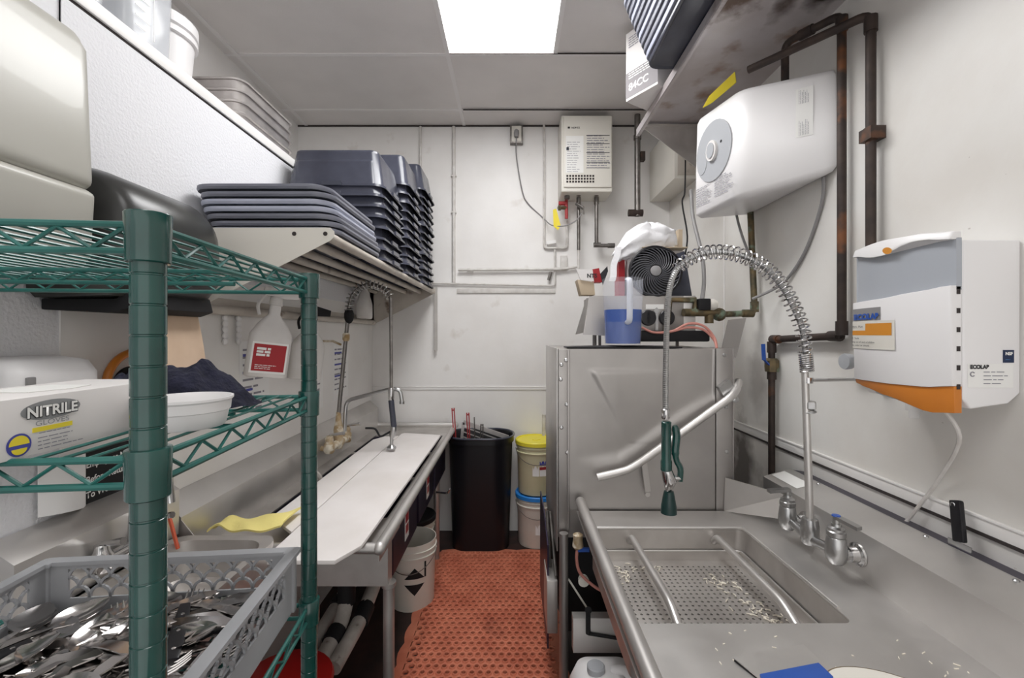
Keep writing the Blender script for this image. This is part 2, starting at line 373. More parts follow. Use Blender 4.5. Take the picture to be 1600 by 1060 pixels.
# ---------------- floor mat ----------------
def rubber_mat():
    b=MB(); p=.036; x0,x1=-.485,.205; y0,y1=1.70,3.02; z=.014; n=12
    nx=int((x1-x0)/p); ny=int((y1-y0)/p); px=(x1-x0)/nx; py=(y1-y0)/ny
    for j in range(ny):
        hole = j>=ny-2
        for i in range(nx):
            off=(px/2 if j%2 else 0)
            if off and i==nx-1: continue
            cx=x0+(i+.5)*px+off; cy=y0+(j+.5)*py; L=[]
            big=.0125 if (i<2 or hole) else .0125
            prof=[(None,z-.005),(.0158,z-.005),(.0145,z),(.0125,z+.002),(.0098,z+.001),(.0090,z-.003),(.0090,.001)] if not (hole or i<1) else [(None,z-.003),(.0150,z-.003),(.0140,z),(.0128,z-.002),(.0125,.001)]
            for r_,h_ in prof:
                ring=[]
                for k in range(n):
                    a=2*PI*k/n+PI/4; ca,sa=math.cos(a),math.sin(a); m=max(abs(ca),abs(sa))
                    ring.append((cx+ca/m*px/2,cy+sa/m*py/2,h_) if r_ is None else (cx+ca*r_,cy+sa*r_,h_))
                L.append(ring)
            vs=[p_ for r_ in L for p_ in r_]; fs=[]
            for q_ in range(len(L)-1):
                for k in range(n): fs.append((q_*n+k,q_*n+(k+1)%n,(q_+1)*n+(k+1)%n,(q_+1)*n+k))
            b.add(vs,fs)
        if j%2:
            b.add([(x0,y0+j*py,z-.004),(x0+px/2,y0+j*py,z-.004),(x0+px/2,y0+(j+1)*py,z-.004),(x0,y0+(j+1)*py,z-.004)],[(0,1,2,3)])
            b.add([(x1-px/2,y0+j*py,z-.004),(x1,y0+j*py,z-.004),(x1,y0+(j+1)*py,z-.004),(x1-px/2,y0+(j+1)*py,z-.004)],[(0,1,2,3)])
    # scalloped bevelled border
    w=.05
    def edge(ax,bx,nrm,cnt):
        a=V(ax);c=V(bx);nn=V(nrm)
        for k in range(cnt):
            t0=k/cnt;t1=(k+1)/cnt; seg=4
            for s_ in range(seg):
                f0=t0+(t1-t0)*s_/seg; f1=t0+(t1-t0)*(s_+1)/seg
                h0=w*(.72+.28*math.sin(PI*s_/seg)); h1=w*(.72+.28*math.sin(PI*(s_+1)/seg))
                p0=a.lerp(c,f0);p1=a.lerp(c,f1)
                b.add([p0+V((0,0,z-.004)),p1+V((0,0,z-.004)),p1+nn*h1+V((0,0,.003)),p0+nn*h0+V((0,0,.003))],[(0,1,2,3)])
    edge((x0,y0,0),(x0,y1,0),(-1,0,0),9); edge((x1,y0,0),(x1,y1,0),(1,0,0),9); edge((x0,y1,0),(x1,y1,0),(0,1,0),4)
    b.box(x0-.0,x0+.004,y0,y1,0,z-.004)
    o=b.build('anti_fatigue_mat','mat',label='terracotta rubber drainage mat with round holes covering the aisle floor',cat='floor mat',smooth=30)
rubber_mat()

# ---------------- left three-compartment sink ----------------
ZR=.82
t=thing('three_compartment_sink','long stainless three-bowl sink with drainboard along the left wall','sink',(-.72,2.3,0))
def bowlset():
    b=MB()
    xf,xb=-.42,-1.0; y0,y1=1.40,3.30; zt=ZR-.012
    bowls=[(1.66,2.10),(2.13,2.55),(2.58,3.0)]
    ys=[y0]+[v for bb in bowls for v in bb]+[y1]
    xi,xo=-.47,-.93
    # deck around bowls
    b.box(xf,xi,y0,y1,zt-.006,zt); b.box(xo,xb,y0,y1,zt-.006,zt)
    for k in range(0,len(ys)-1,2): b.box(xi,xo,ys[k],ys[k+1],zt-.006,zt)
    b.build('sink_deck','steeld',t)
    for (a,c) in bowls:
        q=MB(); cx=(xi+xo)/2; cy=(a+c)/2
        W=abs(xo-xi); D=c-a
        loft(q,cx,cy,[(W+.04,D+.02,.03,.585),(W+.04,D+.02,.03,zt-.007),(W,D,.05,zt-.007),(W-.005,D-.005,.05,.64),(W-.06,D-.06,.05,.605)],6,True,True)
        q.build('sink_bowl','navl',t)
        d=MB(); d.lathe((cx,cy,.5),[(.03,0),(.03,.06),(.05,.085)],16); d.build('drain','steeld',t)
    r=MB()
    r.tube([(xf,y0,ZR),(xf,y1,ZR)],.019,14); r.tube([(xf,y1,ZR),(xb,y1,ZR)],.019,12); r.tube([(xf,y0,ZR),(xb,y0,ZR)],.017,12)
    for p in ((xf,y0),(xf,y1)): r.sphere((p[0],p[1],ZR),.021,14)
    r.build('rolled_rim','steel',t)
    f=MB(); f.box(xf-.004,xf-.001,y0,1.655,ZR-.045,ZR-.012); f.box(xf-.51,xf-.03,1.60,1.603,.585,ZR-.022)
    f.box(xf-.035,xf-.03,1.603,1.655,.585,ZR-.022)
    f.build('end_apron','steeld',t)
    sp=MB(); prof=[(xb,zt-.002),(xb,.945),(XL+.004,1.003),(XL+.001,1.003),(XL+.001,.99),(xb-.006,.935),(xb-.006,zt-.002)]
    sp.rings([[V((x,y,z)) for x,z in prof] for y in (1.335,3.3)]); sp.build('backsplash','steel',t)
    e=MB(); e.prism([(xb+.002,1.332,zt+.13),(xb+.002,1.332,.945),(XL+.004,1.332,1.003),(XL+.004,1.332,.80),(xb+.002,1.332,.78),(xb+.08,1.332,.80),(xb+.08,1.332,.84)],(0,.003,0)); e.build('splash_end_plate','steeld',t)
    for (x,y) in ((-.455,1.63),(-.50,2.93),(-.95,1.63),(-.95,2.93)):
        l=MB(); l.lathe((x,y,0),[(.016,0),(.018,.02),(.016,.03),(.0205,.06),(.0205,.565),(.027,.57),(.027,.585)],14); l.build('leg','steeld',t)
    for y in (1.87,2.34):
        s=MB(); s.box(xf-.029,xf-.0275,y-.02,y+.045,.63,.75); a=s.build('warning_sticker','labw',t)
        s=MB(); s.box(xf-.0275,xf-.0265,y-.013,y+.038,.70,.738); s.build('sticker_heading','redl',a)
        s=MB(); s.box(xf-.0275,xf-.0268,y-.010,y+.036,.655,.69); s.build('sticker_print','redv',a)
    g=MB()
    for y in (2.34,):
        g.tube(bend([(xf-.03,2.62,.56),(xf+.04,2.60,.56),(xf+.06,2.56,.60)],.02),.006,8)
    g.build('waste_lever','chrome',t)
bowlset()
# cutting boards lying across the bowls
b=MB(); zb=ZR+.022
b.prism([(-.46,1.35,zb),(-.455,2.82,zb),(-.70,2.88,zb),(-.715,2.86,zb),(-.715,1.258,zb),(-.505,1.258,zb)],(0,0,.012))
b.build('sink_cover_board','whitem',label='long white plastic board covering the sink along the aisle edge',cat='board',bevel=.002)
b=MB(); b.prism([(-.719,1.44,zb),(-.719,2.80,zb),(-.80,2.79,zb),(-.85,2.70,zb),(-.85,1.56,zb)],(0,0,.012))
b.build('sink_cover_board','whitem',label='narrower white plastic board covering the sink nearer the left wall',cat='board',bevel=.002)
# yellow cloth
def cloth(u,v):
    x=-1.0+.215*u; y=1.45+.12*v+.05*u
    z=ZR+.042+.022*math.sin(6*u+2*v)*math.sin(3.0*v+.4)+.012*math.sin(11*u)-.0*v
    if u<.3: z+=.0
    return V((x,y,z))
b=MB()
def c2(u,v):
    x=-.985+.235*u; y=1.425+(.05+.10*u)*(v*1.1)+.01*math.sin(7*u)
    z=ZR+.04+.018*math.exp(-((u-.12)/.10)**2)+.030*u*(.5+.5*math.sin(3*v))+.004*math.sin(14*u+6*v)
    return V((x,y,z))
b.slab(c2,28,12,(0,0,-.006)); b.build('cleaning_cloth','yelc',label='folded yellow cloth lying on the near end of the left sink',cat='cloth',smooth=60)

# ---------------- pre-rinse faucet on the left sink ----------------
t=thing('pre_rinse_faucet','far pre-rinse spray faucet with black grip over the left sink','faucet',(-.97,2.43,.87))
yf=2.43
b=MB(); 
b.tube([(-.955,yf-.12,.90),(-.955,yf+.12,.90)],.022,12)
for dy in (-.12,.12):
    b.lathe((-.955,yf+dy,.875),[(.02,0),(.027,.01),(.027,.05),(.02,.06),(.022,.075),(.016,.09)],14)
    b.tube([(-.955,yf+dy,.90),(-.998,yf+dy,.90)],.014,10)
b.lathe((-.955,yf,.87),[(.02,0),(.028,.02),(.024,.06),(.026,.10),(.015,.16),(.012,.2)],14)
b.build('valve_body','brassy',t)
for dy in (-.12,.12):
    b=MB(); b.tube([(-.955,yf+dy,.97),(-.87,yf+dy-.02,.985)],[.006,.009],8); b.build('valve_handle','chrome',t)
b=MB(); b.tube([(-.955,yf,1.05),(-.90,yf,1.62)],.011,10); b.build('riser_pipe','galv',t)
sp_=smooth_path([(-.90,yf,1.62),(-.885,yf,1.70),(-.84,yf,1.755),(-.775,yf,1.772),(-.70,yf,1.745),(-.67,yf,1.70)],8)
b=MB(); b.tube(sp_,.0085,8); b.build('hose','galv',t)
b=MB(); b.tube(helix(sp_,.021,17,12),.0032,5); b.build('spring','satin',t)
b=MB(); b.tube(smooth_path([(-.668,yf,1.70),(-.665,yf,1.4),(-.665,yf,1.19)],5),.0095,8); b.build('drop_hose','galv',t)
b=MB(); b.lathe((-.665,yf,1.165),[(.012,.04),(.017,.03),(.017,-.02),(.014,-.03)],12); b.build('hose_nut','chrome',t)
b=MB(); b.tube([(-.665,yf,1.135),(-.650,yf,.99)],.016,12); b.build('grip','navy' if False else 'blackt',t)
b=MB(); b.tube([(-.650,yf,.99),(-.655,yf,.955),(-.662,yf,.93)],[.017,.02,.012],10); b.tube([(-.662,yf,.93),(-.663,yf,.885)],.009,10); b.lathe((-.663,yf,.866),[(.024,0),(.026,.01),(.018,.018),(.01,.025)],16); b.build('spray_head','satin',t)
b=MB(); b.tube(bend([(-.665,yf-.01,.965),(-.72,yf-.02,.935),(-.745,yf-.02,.985),(-.80,yf-.02,.985)],.02),.0055,8); b.build('trigger_lever','blackm',t)
b=MB(); b.sphere((-.897,yf,1.60),.028,14,(.95,.95,1.6)); b.build('tape_wrap','blackm',t,label='black tape ball wrapped round the riser')
b=MB(); b.lathe((-.913,yf,1.46),[(.014,0),(.019,.01),(.019,.035),(.014,.045)],10); b.tube([(-.94,yf,1.44),(-.985,yf,1.46),(-1.055,yf,1.46)],.006,8); b.build('wall_bracket','brassy',t)
b=MB(); b.tube(bend([(-.93,yf+.02,.96),(-.92,yf+.02,1.13),(-.67,yf+.02,1.195),(-.62,yf+.02,1.19),(-.61,yf+.02,1.125)],.04,6),.011,10); b.lathe((-.61,yf+.02,1.112),[(.014,0),(.014,.015)],12); b.build('swing_spout','satin',t)
# white limp drain/supply hose under it
b=MB(); b.tube(smooth_path([(-.96,2.06,1.15),(-.95,2.06,.98),(-.945,2.05,.88),(-.90,2.05,.845),(-.885,2.06,.80)],6),.012,8); b.build('supply_hose','pvc',label='limp off-white hose dropping into the left sink bowl',cat='hose')

# ---------------- things under the left sink ----------------
t=thing('drain_piping','grimy white plastic drain pipes with dark couplings under the left sink','pipes',(-.7,1.9,0))
pipes=[[(-.70,1.87,.585),(-.70,1.87,.36),(-.70,1.80,.31),(-.715,1.625,.275)],
       [(-.66,2.34,.50),(-.645,2.25,.36),(-.635,1.85,.30),(-.66,1.63,.265)],
       [(-.72,2.80,.50),(-.75,2.6,.36),(-.77,1.9,.30),(-.78,1.635,.27)]]
for q in pipes:
    b=MB(); b.tube(bend(q,.07,5),.030,14); b.build('drain_pipe','pvc',t)
for (p,q) in [((-.70,1.87,.50),(-.70,1.87,.36)),((-.637,1.93,.306),(-.635,1.84,.298)),((-.703,1.78,.306),(-.707,1.72,.294)),((-.765,1.98,.306),(-.768,1.92,.302))]:
    b=MB(); b.tube([p,q],.036,14); b.build('coupling','blackm',t)
# red lidded tub
t=thing('lidded_tub','round red plastic tub on the floor under the near end of the left sink','tub',(-.755,1.455,0))
b=MB(); b.lathe((-.755,1.455,.002),[(.12,0),(.125,.01),(.145,.33),(.14,.33)],28); b.build('tub_body','red',t)
b=MB(); b.lathe((-.755,1.455,.332),[(.155,0),(.158,.01),(.152,.022),(.12,.026),(.0,.03)],28); b.build('tub_lid','red',t)

# white pail beneath the sink
def pail(loc,r,h,mat_,lidmat,label,group=None,lid=True,ribs=True,cat='bucket'):
    t=thing('pail',label,cat,loc,group); x,y,z=loc
    b=MB()
    prof=[(r*.87,0),(r*.88,.004),(r*.93,h*.78),(r*.935,h*.785)]
    if ribs: prof+=[(r*.99,h*.79),(r*.99,h*.80),(r*.94,h*.805),(r*.945,h*.87),(r*.995,h*.875),(r*.995,h*.885),(r*.95,h*.89)]
    prof+=[(r*.97,h*.99),(r*.94,h*.99),(r*.86,.01)]
    b.lathe((x,y,z+.001),prof,32); b.build('pail_body',mat_,t)
    if lid:
        b=MB(); b.lathe((x,y,z+h*.992),[(r*1.0,-.022),(r*1.03,-.022),(r*1.035,.002),(r*1.0,.008),(r*.95,.008),(r*.93,-.001),(.03,-.001),(.028,.004),(.0,.004)],32,c0=False); b.build('pail_lid',lidmat,t)
    b=MB(); pts=arc((x,y,z+h*.84),r*1.01,PI*1.02,PI*1.98,16,(1,0,0),(0,1,0)); pts=[p+V((0,0,-.09*math.sin(PI*k/16))) for k,p in enumerate(pts)]
    b.tube(pts,.0022,6); b.build('wire_handle','galv',t)
    return t
def wrap_label(t,c,r,h0,h1,a0,a1,m,name,lab=None,dr=.001):
    b=MB(); n=10; c=V(c)
    vs=[];fs=[]
    for k in range(n+1):
        a=a0+(a1-a0)*k/n
        for z in (h0,h1):
            rad=r(z)+dr if callable(r) else r+dr
            vs.append(c+V((rad*math.cos(a),rad*math.sin(a),z)))
    for k in range(n): fs.append((2*k,2*k+2,2*k+3,2*k+1))
    b.add(vs,fs); o=b.build(name,m,t,label=lab,fix=False); return o
px=(-.56,2.49,0)
t=pail(px,.135,.36,'bucket','bucket','open white plastic pail with black hazard diamond on the floor beneath the left sink',lid=False)
rf=lambda z,r=.135,h=.36: r*.88+(r*.93-r*.88)*z/(h*.78)
def diamond_label(t,c,rf,zc,a,s):
    b=MB(); c=V(c)
    def q(da,dz,dr=.0012):
        rad=rf(zc+dz)+dr; return c+V((rad*math.cos(a+da/rad),rad*math.sin(a+da/rad),zc+dz))
    n_=8
    for sg in (1,-1):
        for i in range(n_):
            xa=-1+2*i/n_; xb=-1+2*(i+1)/n_; b.add([q(s*.55*xa,sg*s*.15),q(s*.55*xb,sg*s*.15),q(s*.55*xb,sg*s*(.15+.6*(1-abs(xb)))),q(s*.55*xa,sg*s*(.15+.6*(1-abs(xa))))],[(0,1,2,3)])
    b.build('hazard_print','blackm',t,fix=False)
    b=MB(); b.add([q(s*.55,.15*s),q(s*.66,.15*s),q(s*.66,s*1.0),q(s*.55,s*1.0)],[(0,1,2,3)]); b.build('vertical_mark','blackm',t,fix=False)
diamond_label(t,px,rf,.165,-PI/2+.30,.10)
# second pail nested behind, dark lid tray on it
t=pail((-.62,2.78,0),.135,.36,'bucket','blackm','second white pail with dark lid standing behind the open one beneath the left sink')

# ---------------- end of aisle: black bin, pails ----------------
t=thing('waste_bin','tall black plastic bin standing against the back wall between sink and buckets','bin',(-.222,3.165,0))
b=MB(); cx,cy=-.222,3.165
loft(b,cx,cy,[(.40,.28,.12,.001),(.45,.33,.15,.74),(.47,.345,.155,.742),(.47,.345,.155,.775),(.455,.33,.15,.785),(.445,.32,.145,.775),(.40,.28,.11,.02)],10)
b.build('bin_body','black',t)
b=MB(); b.tube([V(p) for p in rr(cx,cy,.468,.343,.155,.783,10)]+[V(rr(cx,cy,.468,.343,.155,.783,10)[0])],.008,8); b.build('bin_rim','blackt',t)
def fry_handle(p0,p1,m,label,w=.008):
    b=MB(); a=V(p0); c=V(p1); d=(c-a).normalized(); s=d.cross(Y_).normalized()
    L=(c-a).length
    pts=[a-s*w*.3,a+d*L*.5-s*w*.4,a+d*(L-.03)-s*w,a+d*(L-.008)-s*w*.7,c,a+d*(L-.008)+s*w*.7,a+d*(L-.03)+s*w,a+d*L*.5+s*w*.4,a+s*w*.3]
    b.tube(smooth_path(pts,4),.0042,6); return b
for (p,q,m,l) in [(P(713,720,3.12),P(708,641,3.12),'redv','red looped wire handle at the left side of the black bin'),
                  (P(734,722,3.1),P(731,648,3.1),'redv','red looped wire handle standing in the middle of the black bin'),
                  (P(743,722,3.12),P(741,652,3.12),'galv','straight grey metal skewer standing in the black bin'),
                  (P(752,722,3.14),P(753,664,3.14),'galv','short grey looped wire handle leaning in the black bin')]:
    a=V(p); c=V(q); a=a+(a-c)*2.2
    if 'skewer' in l:
        b=MB(); b.tube([a,c],.004,8)
    else: b=fry_handle(a,c,m,l)
    b.build('wire_skimmer' if 'handle' in l else 'skewer',m,label=l,cat='utensil')
t=thing('wire_drain_rack','tilted grey metal rack frame standing in the black bin','rack',P(765,730,3.2)-V((0,0,.35)))
A=P(724,660,3.18);B=P(794,684,3.18); dn=V((-.05,0,-.5))
b=MB(); b.bar(A,B,.012,.03); b.bar(A,A+dn,.012,.02,(1,0,0)); b.bar(B,B+dn*.85,.012,.02,(1,0,0)); b.build('rack_frame','alum',t)
b=MB()
for k in range(1,5): b.bar(A+dn*k*.07+V((.008,0,0)),B+dn*k*.07-V((.008,0,0)),.006,.007)
b.build('rack_bars','alum',t)
lo=(.245*1.0+.02,3.21,0); x0=P(838,700,3.2).x
t=pail((x0,3.20,0),.148,.36,'bucket','bluel','white pail with blue lid, lower of the two stacked in the back corner')
wrap_label(t,(x0,3.20,0),.133,.10,.26,-PI/2-.1,-PI/2+.6,'labw','pail_label')
wrap_label(t,(x0,3.20,0),.134,.21,.25,-PI/2-.1,-PI/2+.6,'labs','label_heading')
wrap_label(t,(x0,3.20,0),.134,.12,.155,-PI/2+.25,-PI/2+.6,'labs','label_block')
t=pail((x0,3.20,.368),.148,.37,'bucketm','yellow','milky pail with yellow lid stacked on the blue lidded pail')
wrap_label(t,(x0,3.20,.368),.134,.14,.245,-PI/2-.25,-PI/2+.08,'labw','pail_label')
wrap_label(t,(x0,3.20,.368),.134,.14,.245,-PI/2+.12,-PI/2+.55,'labw','pail_label')
wrap_label(t,(x0,3.20,.368),.135,.215,.245,-PI/2+.12,-PI/2+.55,'labb','label_heading')
wrap_label(t,(x0,3.20,.368),.135,.185,.205,-PI/2+.12,-PI/2+.55,'redv','label_band')
b=MB(); b.tube([P(850,690,3.33)-V((0,0,.7)),P(850,648,3.33)],.016,10); b.build('broom_stick','conduit',label='pale grey broom handle leaning on the back wall behind the yellow lid',cat='broom handle')
from mathutils import noise as mnoise
# ---------------- green wire shelving unit ----------------
TH=math.radians(5.5); RO=V((-.3045,.37,0)); U_=V((-math.cos(TH),-math.sin(TH),0)); W_=V((-math.sin(TH),math.cos(TH),0))
RW=.55; RD=.372
def R(u,v,z): return RO+U_*u+W_*v+V((0,0,z))
rk=thing('wire_shelving_unit','dark green epoxy wire shelving unit with grooved posts in the left foreground','shelving',RO)
for (u,v) in ((0,0),(0,RD),(RW,0),(RW,RD)):
    b=MB(); prof=[(.010,.0),(.0127,.003)]
    z=.0254
    while z<1.58:
        prof+=[(.0127,z-.0012),(.0119,z-.0006),(.0119,z+.0006),(.0127,z+.0012)]; z+=.0254
    prof+=[(.0127,1.583),(.0127,1.6)]
    b.lathe(R(u,v,0),prof,20); po=b.build('post','green',rk)
    b=MB(); b.lathe(R(u,v,1.594),[(.0135,0),(.0142,.001),(.0142,.004),(.009,.006)],20); b.build('post_cap','greenw' if v else 'green',po)
def shelf(zt,full=True):
    par=MB(); par.rings
    zb=zt-.022
    # frames
    b=MB()
    def rim(p,q,z): b.tube([p+V((0,0,z)),q+V((0,0,z))],.0032,8)
    c=[(0,0),(RW,0),(RW,RD),(0,RD)]
    for i in range(4):
        p=V(R(*c[i],0)); q=V(R(*c[(i+1)%4],0)); d=(q-p).normalized(); p=p+d*.0145; q=q-d*.0145
        rim(p,q,zt); rim(p,q,zb)
        L=(q-p).length; n=int(L/.050)*2; st=.004
        pts=[p+d*(st+(L-2*st)*k/n)+V((0,0,zt-.002 if k%2==0 else zb+.002)) for k in range(n+1)]
        b.tube(pts,.0019,6)
    # inner stretcher
    p=R(.055,RD*.66,0); q=R(RW-.05,RD*.66,0); rim(p,q,zt-.0055); rim(p,q,zb)
    n=18; b.tube([p.lerp(q,k/n)+V((0,0,zt-.008 if k%2==0 else zb+.002)) for k in range(n+1)],.0019,6)
    o=b.build('shelf_frame','greenw',rk)
    b=MB(); n=int((RW-.05)/.021)
    for k in range(n+1):
        u=.026+(RW-.052)*k/n; b.tube([R(u,.002,zt+.0012),R(u,RD-.002,zt+.0012)],.0016,6)
    b.build('shelf_wires','greenw',o)
    for (u,v) in c:
        b=MB(); b.lathe(R(u,v,zb-.010),[(.0150,0),(.0158,.001),(.0160,.020),(.0166,.0405),(.0160,.0415),(.0135,.042)],22); b.build('corner_collar','green',o)
for z in (1.591,1.395,1.046,.20): shelf(z)

# ---------------- cutlery rack ----------------
TZ=1.052
def Tk(u,v,z): return R(u,v,z)
t=thing('cutlery_rack','square grey plastic cutlery rack with fish-scale openings full of loose cutlery','rack',R(.2,.17,TZ))
tu0,tu1=.018,.378; tv0,tv1=-.012,.347; hz=.098
def scale_wall(p0,p1,nrm,inner=True):
    b=MB(); p0=V(p0); p1=V(p1); d=(p1-p0); L=d.length; d.normalize(); n=V(nrm)*.003
    def quadbar(x0,x1,z0,z1,th=1.0):
        c=p0+d*((x0+x1)/2)+V((0,0,(z0+z1)/2)); b.obox(c,d*((x1-x0)/2),n*th/2*1.0,V((0,0,(z1-z0)/2)))
    quadbar(0,L,0,.040); quadbar(0,L,.085,.092); quadbar(0,.030,.04,.085); quadbar(L-.030,L,.04,.085)
    x0=.030; x1=L-.030; nn=10; w=(x1-x0)/nn; rows=3; rh=.0150
    for r in range(rows):
        zc=.040+r*rh; off=0 if r%2==0 else w/2
        for k in range(-1,nn+1):
            cx=x0+w*(k+.5)+off; pts=[]
            for s in range(9):
                a=PI*s/8; x=cx+math.cos(a)*w*.5; z=zc+math.sin(a)*rh*1.15
                pts.append((x,z))
            for s in range(8):
                (xa,za),(xb,zb_)=pts[s],pts[s+1]
                if min(xa,xb)<x0-.001 or max(xa,xb)>x1+.001 or max(za,zb_)>.0865: continue
                A=p0+d*xa+V((0,0,za)); B=p0+d*xb+V((0,0,zb_)); b.bar(A,B,.004,.0032,up=d.cross(n)*0+V(nrm))
    # rim flange
    c=(p0+p1)/2+V((0,0,.095)); b.obox(c-V(nrm)*.003,d*(L/2+.006),V(nrm)*.0085,V((0,0,.003)))
    return b
walls=[(Tk(tu0,tv0,TZ),Tk(tu0,tv1,TZ),U_),(Tk(tu1,tv0,TZ),Tk(tu1,tv1,TZ),-U_),(Tk(tu0,tv1,TZ),Tk(tu1,tv1,TZ),-W_),(Tk(tu0,tv0,TZ),Tk(tu1,tv0,TZ),W_)]
for (u_,v_) in ((tu0,tv0),(tu1,tv0),(tu0,tv1),(tu1,tv1)):
    cb=MB(); cb.obox(Tk(u_,v_,TZ+.048),U_*.0055,W_*.0055,V((0,0,.048))); cb.obox(Tk(u_,v_,TZ+.095),U_*.0105,W_*.0105,V((0,0,.0031)))
    cb.build('rack_corner','rack',t,bevel=.001)
for a,c,n in walls: scale_wall(a,c,n).build('rack_wall','rack',t,bevel=0,smooth=40)
b=MB()
for k in range(15):
    u=tu0+.004+(tu1-tu0-.008)*k/14; b.bar(Tk(u,tv0,TZ+.005),Tk(u,tv1,TZ+.005),.003,.006)
for k in range(15):
    v=tv0+.004+(tv1-tv0-.008)*k/14; b.bar(Tk(tu0,v,TZ+.004),Tk(tu1,v,TZ+.004),.003,.005)
b.build('rack_floor','rack',t)

# cutlery: prototypes lie along +x, centred, in local coordinates
def sweep(secs, ncross=7):   # secs: (x, width, z, dish, thick)
    top=[];bot=[]
    R_=[]
    for (x,w,z,dish,th) in secs:
        up=[V((x,w*(k/(ncross-1)-.5),z+dish*((2*k/(ncross-1)-1)**2))) for k in range(ncross)]
        dn=[V((p.x,p.y,p.z-th)) for p in reversed(up)]
        R_.append(up+dn)
    b=MB(); b.rings(R_); return b
def spoon(L,w):
    s=[]; h=L*.66
    for k in range(9):
        f=k/8; x=-L/2+h*f; ww=.0155*(1-f)**.8+.0062; z=.006*math.sin(PI*f)+.002
        if k==0: ww=.010
        s.append((x,ww,z+.001,0,.0018))
    bl=L-h
    for k in range(1,10):
        f=k/9; x=-L/2+h+bl*f; ww=max(w*math.sin(PI*min(f,.995)**.85)**.62,.004)
        d=.0075*math.sin(PI*f); s.append((x,ww,.003-d*.85+.005*f*f+.002,d,.0012))
    return sweep(s,9)
def fork(L):
    s=[]; h=L*.72
    for k in range(9):
        f=k/8; x=-L/2+h*f; ww=.0165*(1-f)**.8+.0065; z=.005*math.sin(PI*f)+.002
        if k==0: ww=.011
        s.append((x,ww,z,0,.0018))
    for k in range(1,6):
        f=k/5; x=-L/2+h+.026*f; s.append((x,.0075+.0165*math.sin(PI/2*f),.002-.004*f,.0005,.0016))
    b=sweep(s,7)
    x0=-L/2+h+.024; n=4
    for k in range(4):
        y=-.0105+.007*k
        pts=[V((x0+ (L-h-.024)*f, y*(1-.04*f), -.003+.010*f*f)) for f in (0,.25,.5,.75,1)]
        b.tube(pts,[.0019,.0017,.0016,.0014,.0008],6)
    return b
def knife(L):
    s=[]
    for k in range(5): f=k/4; s.append((-L/2+L*.45*f,.014-.004*f,.003,0,.004-.001*f))
    for k in range(1,7): f=k/6; s.append((-L/2+L*.45+L*.55*f,.012+.008*math.sin(PI*min(f*.62+.1,1)) if f<1 else .004,.002,0,.0013))
    return sweep(s,5)
RNG=random.Random(11)
protos=[]
def proto(kind):
    if kind=='tablespoon': o=thing('tablespoon','','spoon'); spoon(.20,.043).build('spoon_body','cut',o,smooth=60)
    if kind=='teaspoon': o=thing('teaspoon','','spoon'); spoon(.165,.033).build('spoon_body','cut',o,smooth=60)
    if kind=='dinner_fork': o=thing('dinner_fork','','fork'); fork(.195).build('fork_body','cut',o,smooth=50)
    if kind=='table_knife': o=thing('table_knife','','knife'); knife(.215).build('knife_body','cut',o,smooth=40)
    if kind=='steak_knife':
        o=thing('steak_knife','','knife')
        s=[]
        for k in range(6): f=k/5; s.append((-.112+.115*f,.013+.004*math.sin(PI*f)+.004*f,.006,0,.011))
        sweep(s,5).build('handle','black',o,bevel=.002)
        s=[(.001,.014,.001,0,.0016),(.03,.017,.001,0,.0014),(.08,.016,.001,0,.0012),(.1,.010,.001,0,.001),(.115,.002,.001,0,.001)]
        sweep(s,5).build('blade','cut',o)
        for x in (-.085,-.05,-.015):
            b=MB(); b.lathe((x,0,.0055),[(.0026,0),(.0026,.0012),(.0,.0014)],8); b.build('rivet','cut',o)
    return o
hm={}
def cellz(p): return hm.get((int(p.x//.006),int(p.y//.006)),0)
def place(kind,u,v,ang,o,top=False):
    lab0,grp,hl,hw=INFO[kind]
    d=V((math.cos(ang),math.sin(ang),0)); c=V(R(u,v,0)); c.z=0
    def sample(a,bb):
        vals=[]
        for i in range(16):
            s=a+(bb-a)*i/15
            for j in (-1,1):
                q=c+d*s+V((-d.y,d.x,0))*hw*.5*j; vals.append(hm.get((int(q.x//.006),int(q.y//.006)),0))
        vals.sort(); return vals[int(len(vals)*.8)]
    z1=sample(-hl,-.02); z2=sample(.02,hl); zmid=(z1+z2)/2; sl=max(-.18,min(.18,(z2-z1)/hl))
    zmid=min(zmid,.025)
    for i in range(40):
        s=-hl+2*hl*i/39
        for j in (-1,0,1):
            q=c+d*s+V((-d.y,d.x,0))*hw*.6*j; key=(int(q.x//.006),int(q.y//.006)); hm[key]=max(hm.get(key,0),zmid+sl*s*.8+.0028)
    o.rotation_euler=(RNG.uniform(-.15,.15),-math.atan(sl*.8),ang)
    o.location=(c.x,c.y,TZ+.013+zmid+(.006 if 'spoon' in kind else .003))
    q=c+d*hl-RO; hu,hv=q.dot(U_),q.dot(W_)
    col=['right edge','right','middle','left','left edge'][max(0,min(4,int((u-.02)/.072)))]
    row=['front','near','mid','far','rear'][max(0,min(4,int(v/.07)))]
    end={'dinner_fork':'tines','steak_knife':'blade','table_knife':'blade'}.get(kind,'bowl')
    a8=['aisle','rear right','rear','rear left','wall','front left','front','front right'][int(((ang)%(2*PI))/(PI/4)+.5)%8]
    o['label']=lab0.replace('KK',end+' towards '+a8).replace('ZZ',row+' '+col)
    if top: o['label']='topmost '+o['label']
    o['group']=grp
